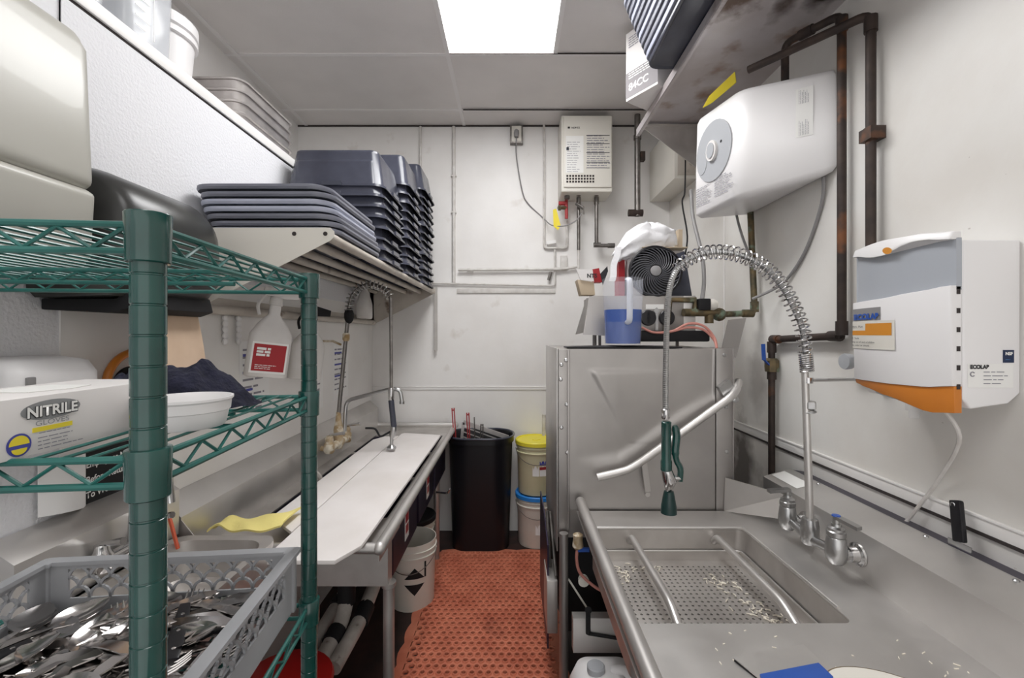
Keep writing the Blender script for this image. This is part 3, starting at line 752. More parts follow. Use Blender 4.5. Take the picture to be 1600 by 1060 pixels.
INFO={'tablespoon':('steel tablespoon, ZZ of grey rack, KK','tablespoons in the cutlery rack',.10,.02),
 'teaspoon':('small teaspoon, ZZ of grey rack, KK','teaspoons in the cutlery rack',.0825,.016),
 'dinner_fork':('steel fork, ZZ of grey rack, KK','forks in the cutlery rack',.0975,.012),
 'table_knife':('all-steel table knife, ZZ of grey rack, KK','table knives in the cutlery rack',.1075,.009),
 'steak_knife':('black-handled steak knife, ZZ of grey rack, KK','steak knives in the cutlery rack',.113,.009)}
kinds=['tablespoon','dinner_fork','table_knife','steak_knife','teaspoon']
pr={k:proto(k) for k in kinds}; used=set()
def spawn(kind,u,v,ang,top=False):
    o=pr[kind]
    if kind in used: o=copy_tree(o)
    used.add(kind); place(kind,u,v,ang,o,top)
for i in range(78):
    k=RNG.choices(kinds,[.22,.30,.22,.12,.14])[0]
    hl=INFO[k][2]+.004
    for tr in range(60):
        u=RNG.uniform(.05,.35); v=RNG.uniform(.14,.33); a=RNG.choice([RNG.gauss(.5,.35),RNG.gauss(.5+PI,.35),RNG.gauss(.5,.35),RNG.uniform(0,2*PI)])
        ok=True
        for s_ in (-1,1):
            q=V(R(u,v,0))+V((math.cos(a),math.sin(a),0))*hl*s_-RO
            uu=q.dot(U_); vv=q.dot(W_)
            if not(tu0+.012<uu<tu1-.012 and tv0+.012<vv<tv1-.014): ok=False
        if ok: break
    if ok: spawn(k,u,v,a)
def spawn2(kind,head,tail,z=1.088):
    A=PZ(head[0],head[1],z); B=PZ(tail[0],tail[1],z); d=(A-B).normalized(); c=A-d*INFO[kind][2]-RO
    hl=INFO[kind][2]+.003
    for _ in range(4):
        for s_ in (-1,1):
            q=c+d*hl*s_; uu=q.dot(U_); vv=q.dot(W_); m_=.013
            if uu<tu0+m_: c=c+U_*(tu0+m_-uu)
            if uu>tu1-m_: c=c-U_*(uu-tu1+m_)
            if vv>tv1-m_: c=c-W_*(vv-tv1+m_)
    spawn(kind,c.dot(U_),c.dot(W_),math.atan2(d.y,d.x),True)
for kk,hd,tl in [('table_knife',(205,945),(60,985)),('dinner_fork',(60,1055),(150,985)),('teaspoon',(108,1038),(230,985)),('tablespoon',(150,943),(50,990)),
    ('steak_knife',(240,1015),(352,998)),('tablespoon',(62,1018),(-60,1075)),('tablespoon',(84,950),(-25,1035)),('tablespoon',(40,952),(-60,1040)),
    ('steak_knife',(208,931),(0,1022)),('dinner_fork',(189,952),(178,1060)),('dinner_fork',(318,926),(262,1020)),('tablespoon',(314,944),(420,958)),
    ('steak_knife',(262,1012),(398,938)),('table_knife',(262,1050),(370,985)),('tablespoon',(262,1012),(330,990)),('dinner_fork',(300,1040),(240,1060))]:
    spawn2(kk,hd,tl)

# ---------------- on the middle shelf ----------------
ZM=1.3965
t=thing('glove_carton','white nitrile glove box with blue round emblem lying on the middle green shelf','box',(-.45,.44,ZM))
fx=-.4085; y0g,y1g=.335,.522; zt_=1.4465; ang=math.atan2(.004,.187)
b=MB(); b.box(fx-.095,fx,y0g,y1g,ZM,zt_); b.build('carton','carton',t,bevel=.0012)
b=MB(); b.prism([(fx-.07,.40,zt_+.0002),(fx-.03,.40,zt_+.0002),(fx-.02,.43,zt_+.0002),(fx-.03,.46,zt_+.0002),(fx-.07,.46,zt_+.0002),(fx-.08,.43,zt_+.0002)],(0,0,.0005)); b.build('perforated_opening','labw',t)
# printed front (faces +X): x direction = +Y, up = +Z
fp=lambda py_,pz: V((fx+.0006,py_,pz))
b=MB(); n=28; cy,cz=.392,1.4335
b.add([V((fx+.0004,cy+.0255*math.cos(2*PI*k/n),cz+.0085*math.sin(2*PI*k/n))) for k in range(n)],[tuple(range(n))]); b.build('oval_badge','labg',t,fix=False)
text('NITRILE',.0125,fp(.3925,1.4285),Y_,Z_,'ink',t,align='CENTER',bold=.0009,ext=.0004)
text('NITRILE',.0125,fp(.3920,1.4289),Y_,Z_,'labw',t,align='CENTER',bold=.0004,ext=.0010)
text('GLOVES',.0062,fp(.392,1.4208),Y_,Z_,'labg',t,align='CENTER',ext=.0004,sx=1.3)
patch(V((fx,.376,1.4155)),Y_,Z_,.034,.0040,'laby',t,'yellow_band')
lines(V((fx,.381,1.4145)),Y_,Z_,.028,1,.002,'inkl',t)
lines(V((fx,.380,1.4105)),Y_,Z_,.040,4,.0032,'inkl',t,seed=5,t=.25)
b=MB(); n=28; cy,cz=.3655,1.4078
def disc(r,m,nm,dx,z0=-2,z1=2):
    b=MB(); pts=[V((fx+dx,cy+r*math.cos(2*PI*k/n),cz+max(min(r*math.sin(2*PI*k/n),z1),z0))) for k in range(n)]
    b.add(pts,[tuple(range(n))]); return b.build(nm,m,t,fix=False)
disc(.0095,'labb','round_emblem',.0005); disc(.0078,'laby','emblem_sun',.0008,z0=0); disc(.0078,'labb','emblem_sea',.0007); 
b=MB(); b.add([V((fx+.0009,cy+.0060*math.cos(PI+PI*k/12),cz-.003+.0050*math.sin(PI+PI*k/12))) for k in range(13)],[tuple(range(13))]); b.build('emblem_shore','laby',t,fix=False)
# white shallow tub
t=thing('plastic_tub','round white plastic tub on the middle green shelf behind the near post','tub',(-.362,.49,ZM))
b=MB(); b.lathe((-.362,.49,ZM+.001),[(.036,0),(.038,.002),(.041,.017),(.0425,.018),(.0435,.028),(.0455,.030),(.0455,.0325),(.043,.0325),(.040,.028),(.037,.006),(.001,.004)],36); b.build('tub_wall','white',t)
# navy terry rag
def rag(u,v):
    a=2*PI*u; r=v
    q=R(.145,.262,0)
    x=math.cos(a)*.115*r; y=math.sin(a)*.072*r
    h=.052*(1-r**2.6)**.8
    h*=1+.12*math.sin(3*a+1)*r
    z=h+.030*(mnoise.noise(V((x*22,y*26,1.3)))) +.012*abs(mnoise.noise(V((x*60,y*70,4))))-.004+.004*math.sin(x*210+y*90+5*mnoise.noise(V((x*20,y*20,8))))
    p=q+U_*(-x)+W_*y; return V((p.x,p.y,ZM+.004+max(z,0)*(1 if r<.98 else .3)))
b=MB(); b.grid(rag,64,18); 
b.build('terry_rag','navy',label='crumpled navy blue terry cloth rag on the middle green shelf',cat='cloth',smooth=80,subsurf=1)
def fold(pts,r,name): 
    b=MB(); b.tube(smooth_path(pts,6),r,8); return b
# ---------------- left wall: grey moulded housing and black towel dispenser ----------------
t=thing('wall_housing','large pale grey moulded plastic housing on the near left wall above the green shelves','wall cabinet',(-.96,.6,1.61))
def hs(y0,y1,prof,n=1): return [[V((x,y,z)) for x,z in prof] for y in (y0,y1)]
b=MB()
prof=[(XL,2.16),(-.905,2.13),(-.885,2.09),(-.872,1.804),(-.895,1.795),(XL,1.795)]
b.rings(hs(.30,.93,prof)); b.build('housing_cover','lid',t,bevel=.03,seg=5)
b=MB(); b.rings(hs(.30,.925,[(XL,1.80),(-.885,1.80),(-.868,1.79),(-.876,1.66),(-.90,1.625),(XL,1.62)])); b.build('housing_base','lid',t,bevel=.012,seg=3)
t=thing('towel_dispenser','black rounded paper towel dispenser on the left wall beside the grey housing','dispenser',(-.95,1.12,1.565))
b=MB(); y0,y1=.965,1.275
R_=[]
for y,s in ((y0,.90),(y0+.012,.96),(y0+.04,1.0),(y1-.04,1.0),(y1-.012,.96),(y1,.90)):
    prof=[]
    for k in range(13):
        a=PI/2*k/12; prof.append(V((XL+.02+.215*s*math.sin(a)**.8, y, 1.70+.185*s*math.cos(a)**.7)))
    prof+= [V((XL+.235*s,y,1.64)),V((XL+.19*s,y,1.585)),V((XL+.02,y,1.58)),V((XL+.001,y,1.60)),V((XL+.001,y,1.885*1.0-.0))]
    R_.append(prof)
b.rings(R_); b.build('dispenser_cover','greyb',t,smooth=50)
b=MB(); b.rings([[V((x,y,z)) for x,z in ((XL+.001,1.58),(XL+.17,1.58),(XL+.195,1.60),(XL+.205,1.56),(XL+.17,1.548),(XL+.001,1.555))] for y in (y0+.03,y1-.005)]); b.build('dispenser_mouth','blackm',t,bevel=.004)
def tow(u,v):
    z=1.575-.30*v; return V((-.905+.028*v+.01*math.sin(3*v),1.09+.175*u+.01*v*(1 if u>.5 else -1),z))
b=MB(); b.slab(tow,6,12,(-.0015,0,0)); b.build('paper_towel','paper',label='brown paper towel hanging below the black dispenser',cat='paper towel')
# white soap dispenser above the hand sink
t=thing('soap_dispenser','white automatic soap dispenser on the left wall behind the glove box','dispenser',(-1.0,.94,1.30))
b=MB(); R_=[]
for y,s in ((.842,.86),(.852,.97),(.875,1),(1.00,1),(1.022,.97),(1.034,.86)):
    R_.append([V((XL+.001,y,1.30)),V((XL+.09*s,y,1.30)),V((XL+.108*s,y,1.36)),V((XL+.106*s,y,1.415)),V((XL+.085*s,y,1.30+.145*s)),V((XL+.03,y,1.30+.152*s)),V((XL+.001,y,1.30+.152*s))])
b.rings(R_); b.build('dispenser_shell','white',t,smooth=50,bevel=0,subsurf=0)
b=MB(); b.box(XL+.104,XL+.1095,.868,.886,1.392,1.414); b.build('sensor_window','cord',t,bevel=.004)
# orange hose ring on wall
t=thing('hose_reel','orange rimmed black round fitting on the left wall right of the soap dispenser','fitting',(-1.04,1.213,1.27))
b=MB(); b.tube(arc((-1.035,1.213,1.363),.088,0,2*PI,28,Y_,Z_),.010,8); b.build('orange_ring','orange',t,smooth=60)
b=MB(); b.lathe((XL+.001,1.225,1.355),[(.055,0),(.055,.03),(.04,.035),(.0,.036)],28,axis=X_); b.build('hub','blackm',t)
# hand washing sign (tilts with the wall), white notice beside it
t=thing('hand_washing_sign','black sign with white lettering about washing hands on the left wall over the hand sink','sign',(XL,1.2,1.06))
b=MB(); b.box(XL+.0005,XL+.003,1.085,1.34,1.072,1.205); b.build('sign_plate','blackm',t)
for i,s in enumerate(['Employees Must Wash Hands','Before Returning','To Work']):
    text(s,.0225,(XL+.0034,1.098,1.165-.038*i),Y_,Z_,'labw',t,bold=.0005,sx=.92)
t=thing('wall_notice','white curling paper notice on the left wall left of the hand washing sign','notice',(XL,1.0,1.08))
b=MB(); b.slab(lambda u,v:V((XL+.006+.012*math.sin(PI*u)*(1-v),.985+.11*u,1.09+.12*v-.02*u*(1-v))),10,6,(-.001,0,0)); b.build('notice_sheet','white2',t,smooth=60)
# hand sink with back splash and gooseneck tap
t=thing('hand_sink','small stainless wall hand sink with backsplash behind the cutlery rack','sink',(-.9,1.1,.86))
b=MB(); 
b.rings([[V((x,y,z)) for x,z in ((-1.0,.90),(-.998,1.035),(XL+.004,1.075),(XL+.001,1.075),(XL+.001,.90))] for y in (.885,1.325)]); b.build('sink_splash','steel',t)
b=MB(); cx,cy=-.845,1.105
loft(b,cx,cy,[(.26,.36,.05,.76),(.31,.42,.05,.885),(.31,.42,.05,.90),(.27,.36,.06,.90),(.25,.33,.06,.80),(.20,.28,.06,.785)],6); b.build('basin','steeld',t)
b=MB(); b.box(XL+.003,-.99,1.0,1.2,.70,.90); b.build('wall_bracket','steeld',t)
t=thing('gooseneck_tap','chrome gooseneck tap on the hand sink behind the near green post','tap',(-.96,1.13,.95))
b=MB(); q=P(172,852,1.13); q.x=-.985
b.tube([(-.975,1.05,.955),(-.975,1.20,.955)],.016,12)
for dy in (1.05,1.20): b.lathe((-.975,dy,.935),[(.018,0),(.022,.01),(.022,.04),(.016,.05),(.014,.065)],14); 
b.tube([(-.975,1.05,.955),(-.997,1.05,.955)],.02,12); b.tube([(-.975,1.20,.955),(-.997,1.20,.955)],.02,12)
b.build('tap_body','chrome',t)
b=MB(); b.tube(bend([(-.97,1.125,.95),(-.955,1.12,1.16),(-.86,1.10,1.18),(-.85,1.10,1.08)],.04,6),.0095,12); b.build('spout','chrome',t)
for dy in (1.05,1.20):
    b=MB(); b.tube([(-.975,dy,1.0),(-.915,dy-.01,1.012)],[.006,.009],8); b.build('tap_lever','chrome',t)
b=MB(); b.bar(P(264,806,1.26),P(278,858,1.26),.008,.006); b.build('scraper','hand',label='orange plastic stick standing between the hand sink and the long sink',cat='scraper')

# ---------------- left wall shelf with tubes and brackets ----------------
t=thing('tubular_wall_shelf','cream tubular wall shelf on triangular brackets carrying the black tubs','shelf',(XL,2.36,1.57))
ZS=1.832
for y in (1.42,3.30):
    b=MB(); th=.003
    b.prism([(XL+.001,y,1.572),(XL+.03,y,1.572),(-.585,y,1.800),(-.572,y,1.812),(-.572,y,1.830),(-.585,y,1.842),(XL+.001,y,1.842)],(0,th,0))
    b.box(XL+.001,XL+.03,y,y+.03,1.572,1.84)
    br=b.build('bracket','cream' if y<2 else 'creamd',t)
    for x in (-.60,-.70,-.965):
        b=MB(); b.lathe((x,y-.0005,1.822),[(.007,0),(.007,-.0012)],12,axis=Y_); b.build('bolt_hole','gap',br)
for i,x in enumerate((-.595,-.69,-.80,-.91,-1.02)):
    b=MB(); b.tube([(x,1.424,1.815),(x,3.30,1.815)],.0165,14); b.build('shelf_tube','creamd',t)
b=MB(); b.tube([(XL+.03,1.40,1.585),(XL+.03,3.30,1.585)],.017,12); b.build('utensil_rail','creamd',t)
b=MB(); b.box(XL+.001,XL+.006,1.33,3.33,1.60,1.63); b.build('wall_strip','creamd',t)

# grey lids / shallow tubs stack
G='shallow grey tubs stacked on the tubular shelf'
nm=['bottom','second','third','fourth','fifth','sixth','seventh','top']
def lidmesh(cx,cy,w,d,z):
    b=MB(); loft(b,cx,cy,[(w-.012,d-.012,.055,z+.002),(w,d,.06,z+.001),(w+.008,d+.008,.065,z+.008),(w+.006,d+.006,.064,z+.016),(w-.02,d-.02,.055,z+.021),(w-.06,d-.06,.05,z+.019),(w-.09,d-.09,.05,z+.0135)],6); return b
z=ZS
nl=7
for i in range(nl):
    m='greyl' if i in (3,4) else 'greyt'
    dx=[.0,.004,-.004,-.010,-.016,-.012,-.022][i]; dy=[0,.006,0,-.006,-.010,-.016,-.022][i]
    b=lidmesh(-.80+dx,1.705+dy,.44,.52,0.0)
    # slight sag at the aisle side
    for k,p in enumerate(b.v): b.v[k]=V((p.x,p.y,p.z+z+.0005))
    o=b.build('shallow_tub',m,label=('%s shallow grey plastic tub in the stack on the tubular shelf'%(['lowest','second from bottom','third from bottom','middle pale','pale third from top','second from top','topmost'][i])),cat='tub',group=G)
    z+=.0225
# black tub stacks
def tubmesh(cx,cy,w,d,z,h):
    b=MB()
    loft(b,cx,cy,[(w-.075,d-.075,.035,z+h-.004),(w-.085,d-.085,.03,z+h),][::-1]+[(w-.07,d-.07,.04,z+h-.015),(w-.018,d-.018,.05,z+.018),(w-.014,d-.014,.05,z+.014),(w+.004,d+.004,.055,z+.012),(w+.010,d+.010,.058,z+.001),(w+.006,d+.006,.055,z),(w-.02,d-.02,.05,z+.010),(w-.075,d-.075,.04,z+h-.016),(w-.085,d-.085,.03,z+h-.006)],6)
    for s in (-1,1):        # grip lugs on the aisle and wall sides
        b.box(cx+s*(w/2+.001),cx+s*(w/2+.009),cy-.05,cy+.05,z+.003,z+.022)
    for s in (-1,1): b.box(cx-.045,cx+.045,cy+s*(d/2+.001),cy+s*(d/2+.008),z+.003,z+.022)
    return b
rs=random.Random(4)
ordn=['topmost','second from top','third from top','fourth from top','fifth from top','sixth from top','seventh from top','eighth from top','ninth from top','tenth from top','eleventh from top','twelfth from top','thirteenth from top','lowest']
for si,(cy,ztop,pos) in enumerate([(2.185,2.345,'nearest'),(2.625,2.50,'middle'),(3.075,2.62,'farthest')]):
    n=int(round((ztop-.18-ZS)/.0475))+1; sp_t=(ztop-.18-ZS)/(n-1)
    proto_o=None
    for k in range(n):
        z=ZS+.001+sp_t*k
        dx=rs.uniform(-.009,.009); dy=rs.uniform(-.007,.007)
        i=n-1-k; lab='%s black bus tub in the %s of the three upturned stacks'%(ordn[i] if k else 'lowest',pos)
        if proto_o is None:
            proto_o=tubmesh(-.805,cy,.455,.405,z,.18).build('bus_tub','blackt',label=lab,cat='tub',group='upturned black bus tubs on the tubular shelf',smooth=50); o=proto_o; base=o.location.copy()
        else:
            o=proto_o.copy(); C.objects.link(o); o['label']=lab; o.location=base+V((dx,dy,sp_t*k))
# sheet pans on the ledge
zl=ZL+.0455
for k in range(4):
    b=MB(); cx,cy,w,d=-1.315,1.965,.49,.43; z=zl+.0005+.044*k
    loft(b,cx,cy,[(w-.04,d-.04,.03,z+.001),(w-.014,d-.014,.045,z+.034),(w,d,.05,z+.035),(w+.004,d+.004,.05,z+.041),(w-.001,d-.001,.05,z+.0435),(w-.012,d-.012,.045,z+.042),(w-.038,d-.038,.03,z+.004)],6)
    b.build('sheet_pan','alum',label='%s aluminium sheet pan in the stack on the left wall ledge'%['lowest','second from bottom','second from top','topmost'][k],cat='pan',group='aluminium sheet pans on the ledge')
# clear containers on the ledge
def clearbox(x0,x1,y0,y1,h,label,n):
    t=thing('food_container',label,'container',((x0+x1)/2,(y0+y1)/2,zl),'clear food containers on the ledge')
    cx,cy,w,d=(x0+x1)/2,(y0+y1)/2,x1-x0,y1-y0
    b=MB(); loft(b,cx,cy,[(w-.02,d-.02,.03,zl+.002),(w-.012,d-.012,.03,zl+.006),(w,d,.03,zl+h-.012),(w+.012,d+.012,.03,zl+h-.01),(w+.012,d+.012,.03,zl+h),(w-.006,d-.006,.028,zl+h),(w-.02,d-.02,.026,zl+.01)],5)
    b.build('container_wall','clear',t)
    b=MB()
    for k in range(6): b.box(x1-.0005,x1+.0008,y0+.03,y0+.03+(.05 if k%2 else .035),zl+.03+.028*k,zl+.032+.028*k)
    b.box(x1-.0005,x1+.0008,y0+.095,y0+.097,zl+.02,zl+.2); b.build('graduation_marks','white',t)
clearbox(-1.30,-1.062,1.215,1.40,.24,'clear square food container with white graduations on the ledge, nearest the sheet pans',1)
clearbox(-1.30,-1.062,.985,1.175,.24,'clear square food container on the ledge, nearer the front corner of the photo',2)
t=thing('lidded_bucket','white round tub with clipped rim standing on the ledge behind the clear container','bucket',(-1.24,1.53,zl),)
b=MB(); b.lathe((-1.24,1.53,zl+.001),[(.10,0),(.115,.17),(.125,.172),(.125,.19),(.117,.195),(.127,.20),(.127,.235),(.118,.24),(.0,.242)],32); b.build('bucket_shell','white',t)

# ---------------- hanging bottles, notices on the left wall ----------------
def spray(loc,scale,body,head,lab,rot,label):
    t=thing('spray_bottle',label,'bottle',(0,0,0)); x,y,z=0,0,0
    b=MB(); s=scale
    loft(b,x,y,[(.048*s,.105*s,.02,z),(.052*s,.112*s,.025,z+.004),(.052*s,.112*s,.025,z+.125*s),(.042*s,.080*s,.02,z+.155*s),(.028*s,.032*s,.012,z+.185*s),(.028*s,.030*s,.012,z+.215*s)],5); b.build('bottle_body',body,t,smooth=60)
    b=MB(); b.lathe((x,y,z+.212*s),[(.017*s,0),(.019*s,.002),(.017*s,.025*s)],16)
    b.prism([(x-.010*s,y-.035*s,z+.24*s),(x-.010*s,y+.02*s,z+.235*s),(x-.010*s,y+.060*s,z+.240*s),(x-.010*s,y+.060*s,z+.262*s),(x-.010*s,y,z+.272*s),(x-.010*s,y-.035*s,z+.262*s)],(.02*s,0,0))
    hd=b.build('spray_head',head,t,bevel=.002)
    b=MB(); b.tube(smooth_path([(x,y-.03*s,z+.24*s),(x,y-.045*s,z+.21*s),(x,y-.038*s,z+.18*s)],4),.005*s,6); b.build('trigger',head,hd)
    if lab:
        f=.0262*s
        patch((x+f,y-.047*s,z+.012*s),Y_,Z_,.094*s,.090*s,'labw',t); patch((x+f+.0005,y-.042*s,z+.018*s),Y_,Z_,.084*s,.078*s,'redl',t,'label_print')
        lines((x+f+.0012,y-.034*s,z+.086*s),Y_,Z_,.036*s,3,.009*s,'labw',t,'label_lettering',t=.75,ragged=.1)
        lines((x+f+.0012,y-.034*s,z+.036*s),Y_,Z_,.06*s,3,.005*s,'labw',t,'label_small_print',seed=3)
    t.location=loc; t.rotation_euler=(-.13,0,rot); return t
spray((-.945,1.69,1.335),1.30,'whited','whited',True,-.95,'white spray bottle with red label hanging from the rail on the left wall')
spray((-.985,2.09,1.285),1.30,'whited','blackm',False,-.9,'pale spray bottle with black trigger head hanging behind the far green post')
t=thing('squeeze_bottle','white ribbed bottle standing on the rail behind the far spring faucet','bottle',(-.99,2.95,1.60))
b=MB(); loft(b,-.985,2.95,[(.07,.13,.03,1.602),(.075,.15,.03,1.61),(.075,.15,.03,1.70),(.05,.09,.03,1.77),(.03,.04,.01,1.80),(.03,.04,.01,1.84)],6); b.build('bottle_body','whited',t,smooth=60)
for i,(y0,y1,z0,z1,sd) in enumerate([(1.72,1.93,1.12,1.47,2),(2.25,2.48,1.09,1.44,5),(2.62,2.86,1.10,1.44,7)]):
    t=thing('wall_notice',['white printed notice sheet on the left wall behind the red labelled bottle','white printed notice sheet on the left wall just left of the brass riser','white printed notice sheet on the left wall right of the brass riser'][i],'notice',(XL,(y0+y1)/2,z0))
    b=MB(); b.box(XL+.0005,XL+.0015,y0,y1,z0,z1); b.build('sheet','white2',t)
    lines((XL+.0016,y0+.02,z1-.03),Y_,Z_,(y1-y0)*.8,9,.030,'inkl',t,seed=sd,t=.28)
    lines((XL+.0018,y0+.02,z1-.05),Y_,Z_,(y1-y0)*.5,3,.07,'labb',t,'blue_print',seed=sd+1,t=.15)
for i,px_ in enumerate((352,373)):
    q=PX(px_,500,XL+.012); b=MB()
    for k in range(5): b.sphere((q.x,q.y,1.56-.022*k),.013,10,(.7,1,1))
    b.build('adhesive_hook','white',label=['white knobbly plastic hook strip under the rail, nearer the black dispenser','white knobbly plastic hook strip under the rail, nearer the red labelled bottle'][i],cat='hook',group='white hook strips')
# ---------------- dish machine ----------------
MX0,MX1,MY0,MY1=.191,.903,1.807,2.40; MZ=1.44; CZ=.78
t=thing('dish_machine','stainless hood dish machine with embossed door at the end of the right counter','dishwasher',(.55,2.1,0))
b=MB(); b.box(MX0,MX1,MY0+.012,MY1,.66,MZ-.002); b.build('hood_body','steelv',t,bevel=.004)
# embossed front door
def segd(px,py,a,c):
    ax,ay=a;cx,cy=c;dx,dy=cx-ax,cy-ay; L=dx*dx+dy*dy; u=max(0,min(1,((px-ax)*dx+(py-ay)*dy)/L)); return math.hypot(px-ax-u*dx,py-ay-u*dy)
def W2(px,py): q=P(px,py,MY0); return (q.x,q.z)
Sx=[W2(900,718),W2(940,717),W2(966,714),W2(990,700),W2(1020,678),W2(1060,650),W2(1090,632),W2(1117,618)]
A1=W2(924,580);A2=W2(1020,577);A3=W2(985,694)
def emb(x,z):
    # height of S curve at x
    h=0
    zs=None
    for i in range(len(Sx)-1):
        if Sx[i][0]<=x<=Sx[i+1][0]:
            f=(x-Sx[i][0])/(Sx[i+1][0]-Sx[i][0]); zs=Sx[i][1]+f*(Sx[i+1][1]-Sx[i][1])
    if zs is not None:
        e=1/(1+math.exp(-(z-zs)/.008)); edge=min(1,max(0,(x-Sx[0][0])/.14)); h-=.010*e*edge*math.exp(-max(0,z-zs)/.22)
    d=segd(x,z,A1,A3); side=(x-A1[0])*(A3[1]-A1[1])-(z-A1[1])*(A3[0]-A1[0])
    if A3[1]<z<A1[1]+.02: 
        f=(A1[1]-z)/(A1[1]-A3[1]); xl=A1[0]+(A3[0]-A1[0])*f
        e=1/(1+math.exp(-(x-xl)/.005)); fade=max(0,min(1,(A2[0]+.1-x)/.25)); fz=1/(1+math.exp((z-A1[1])/.004))
        h+=.009*e*fade*fz*max(0,1-f*.8)
    return h
b=MB(); dx0,dx1,dz0,dz1=.236,.832,CZ+.0,MZ-.002
b.slab(lambda u,v: V((dx0+(dx1-dx0)*u, MY0+.002-emb(dx0+(dx1-dx0)*u,dz0+(dz1-dz0)*v), dz0+(dz1-dz0)*v)),110,110,(0,.008,0))
b.build('door_panel','steelv',t,smooth=60)
b=MB(); b.box(MX0,dx0-.010,MY0-.004,MY0+.010,.70,MZ-.004); b.box(dx0-.010,dx0-.002,MY0-.010,MY0+.01,.70,MZ-.004); b.build('left_door_guide','steelv',t,bevel=.001)
b=MB(); b.box(dx1+.003,MX1,MY0-.003,MY0+.010,.70,MZ+.0); b.box(MX1-.004,MX1,MY0-.01,MY0+.2,.70,MZ); b.build('right_door_guide','steelv',t,bevel=.001)
for (px,py) in ((884,563),(885,632),(886,707),(877,570),(876,593),(877,668)):
    q=P(px,py,MY0); b=MB(); b.lathe((q.x,MY0-.004,q.z),[(.008,0),(.008,-.003),(.005,-.006),(0,-.0065)],10,axis=Y_); b.build('bolt','satin',t)
for (px,py) in ((1131,555),(1134,636),(1135,706)):
    q=P(px,py,MY0); b=MB(); b.lathe((q.x,MY0-.003,q.z),[(.008,0),(.008,-.003),(.005,-.006),(0,-.0065)],10,axis=Y_); b.build('bolt','satin',t)
# rear bracket at the right top
b=MB(); b.prism([P(1127,548,2.0),P(1138,500,2.0),P(1166,497,2.0),P(1150,560,2.0)],(0,.004,0)); b.build('top_bracket','steelv',t)
b=MB(); b.box(MX0-.006,MX0-.001,MY0+.02,MY1,.60,MZ-.0); b.build('side_panel','steel',t,bevel=.001)
# lever handle
yh=1.755
b=MB(); b.tube(smooth_path([P(933,746,yh),P(968,738,yh),P(985,732,yh),P(1010,716,yh),P(1060,680,yh),P(1110,644,yh),P(1140,622,yh),P(1150,610,yh+.02),P(1154,596,yh+.06)],5),.0155,14); lv=b.build('lever_handle','steel',t)
b=MB(); q=P(1134,607,1.79); b.obox(q,V((.022,0,.016)),V((-.012,0,.020)),V((0,.012,0))); b.lathe(P(1147,624,1.775),[(.014,0),(.014,-.012),(.008,-.016)],12,axis=Y_); b.build('handle_clamp','satin',lv)
b=MB(); b.bar(P(1006,722,1.78),P(1012,768,1.79),.022,.012,(0,1,0)); b.lathe(P(1011,772,MY0),[(.010,0),(.010,-.01)],10,axis=Y_); b.build('link_arm','steel',lv)
# lower cabinet, frame legs
b=MB(); b.box(MX0+.03,MX1-.03,MY0+.12,MY1,.20,.655); b.build('lower_tank','blackm',t,bevel=.006)
for (x,y) in ((.208,1.775),(.88,1.80),(.208,2.37),(.88,2.37)):
    b=MB(); b.lathe((x,y,0),[(.014,0),(.018,.02),(.018,.66),(.018,.699)],14); b.build('frame_leg','steelv',t)
b=MB(); b.prism([(.150,1.88,.16),(.150,2.36,.16),(.150,2.36,.66),(.150,2.1,.66),(.150,1.88,.60)],(.006,0,0)); b.build('lower_side_shield','navl',t)
b=MB(); b.box(.146,.19,1.84,2.02,.25,.47); b.build('drain_valve_box','steeld',t,bevel=.003)
b=MB(); b.tube([(.16,2.0,.70),(.165,1.93,.48)],.008,8); b.tube([(.172,1.99,.70),(.185,1.86,.48)],.006,8); b.build('linkage_rods','galv',t)

# ---------------- right counter with sink ----------------
t=thing('pre_rinse_counter','stainless right-hand counter with raised rolled edge, backsplash and sunken rinse sink','counter',(.65,1.1,0))
bx0,bx1,by0,by1=.305,.85,1.098,1.634; cx0,cx1=.262,1.024; cy0,cy1=.30,MY0-.012
b=MB()
th=.004
b.box(cx0,bx0,cy0,cy1,CZ-th,CZ); b.box(bx1,cx1,cy0,cy1,CZ-th,CZ); b.box(bx0,bx1,cy0,by0,CZ-th,CZ); b.box(bx0,bx1,by1,cy1,CZ-th,CZ)
# rounded corners of the opening
for (cx,cy,sx,sy) in ((bx0,by0,1,1),(bx1,by0,-1,1),(bx0,by1,1,-1),(bx1,by1,-1,-1)):
    r=.022; pts=[V((cx,cy,CZ))]+[V((cx+sx*(r-r*math.sin(a)),cy+sy*(r-r*math.cos(a)),CZ)) for a in [PI/2*k/6 for k in range(7)]]
    b.prism(pts if sx*sy>0 else pts[::-1],(0,0,-th))
b.build('countertop','steel',t)
b=MB(); bcx,bcy=(bx0+bx1)/2,(by0+by1)/2; W,D=bx1-bx0,by1-by0
loft(b,bcx,bcy,[(W+.02,D+.02,.03,.640),(W+.02,D+.02,.03,CZ-th-.001),(W+.001,D+.001,.024,CZ-th-.001),(W,D,.024,CZ-.02),(W-.008,D-.008,.03,.655),(W-.03,D-.03,.04,.648)],8); b.build('sink_bowl','steeld',t)
# rim bead
b=MB(); 
for (x0,y0,x1,y1) in ((bx0-.006,by0+.06,bx0-.006,by1),(bx0,by1+.004,bx1,by1+.004),(bx1+.006,by0+.06,bx1+.006,by1)): b.tube([(x0,y0,CZ+.001),(x1,y1,CZ+.001)],.005,8)
b.build('sink_bead','steel',t)
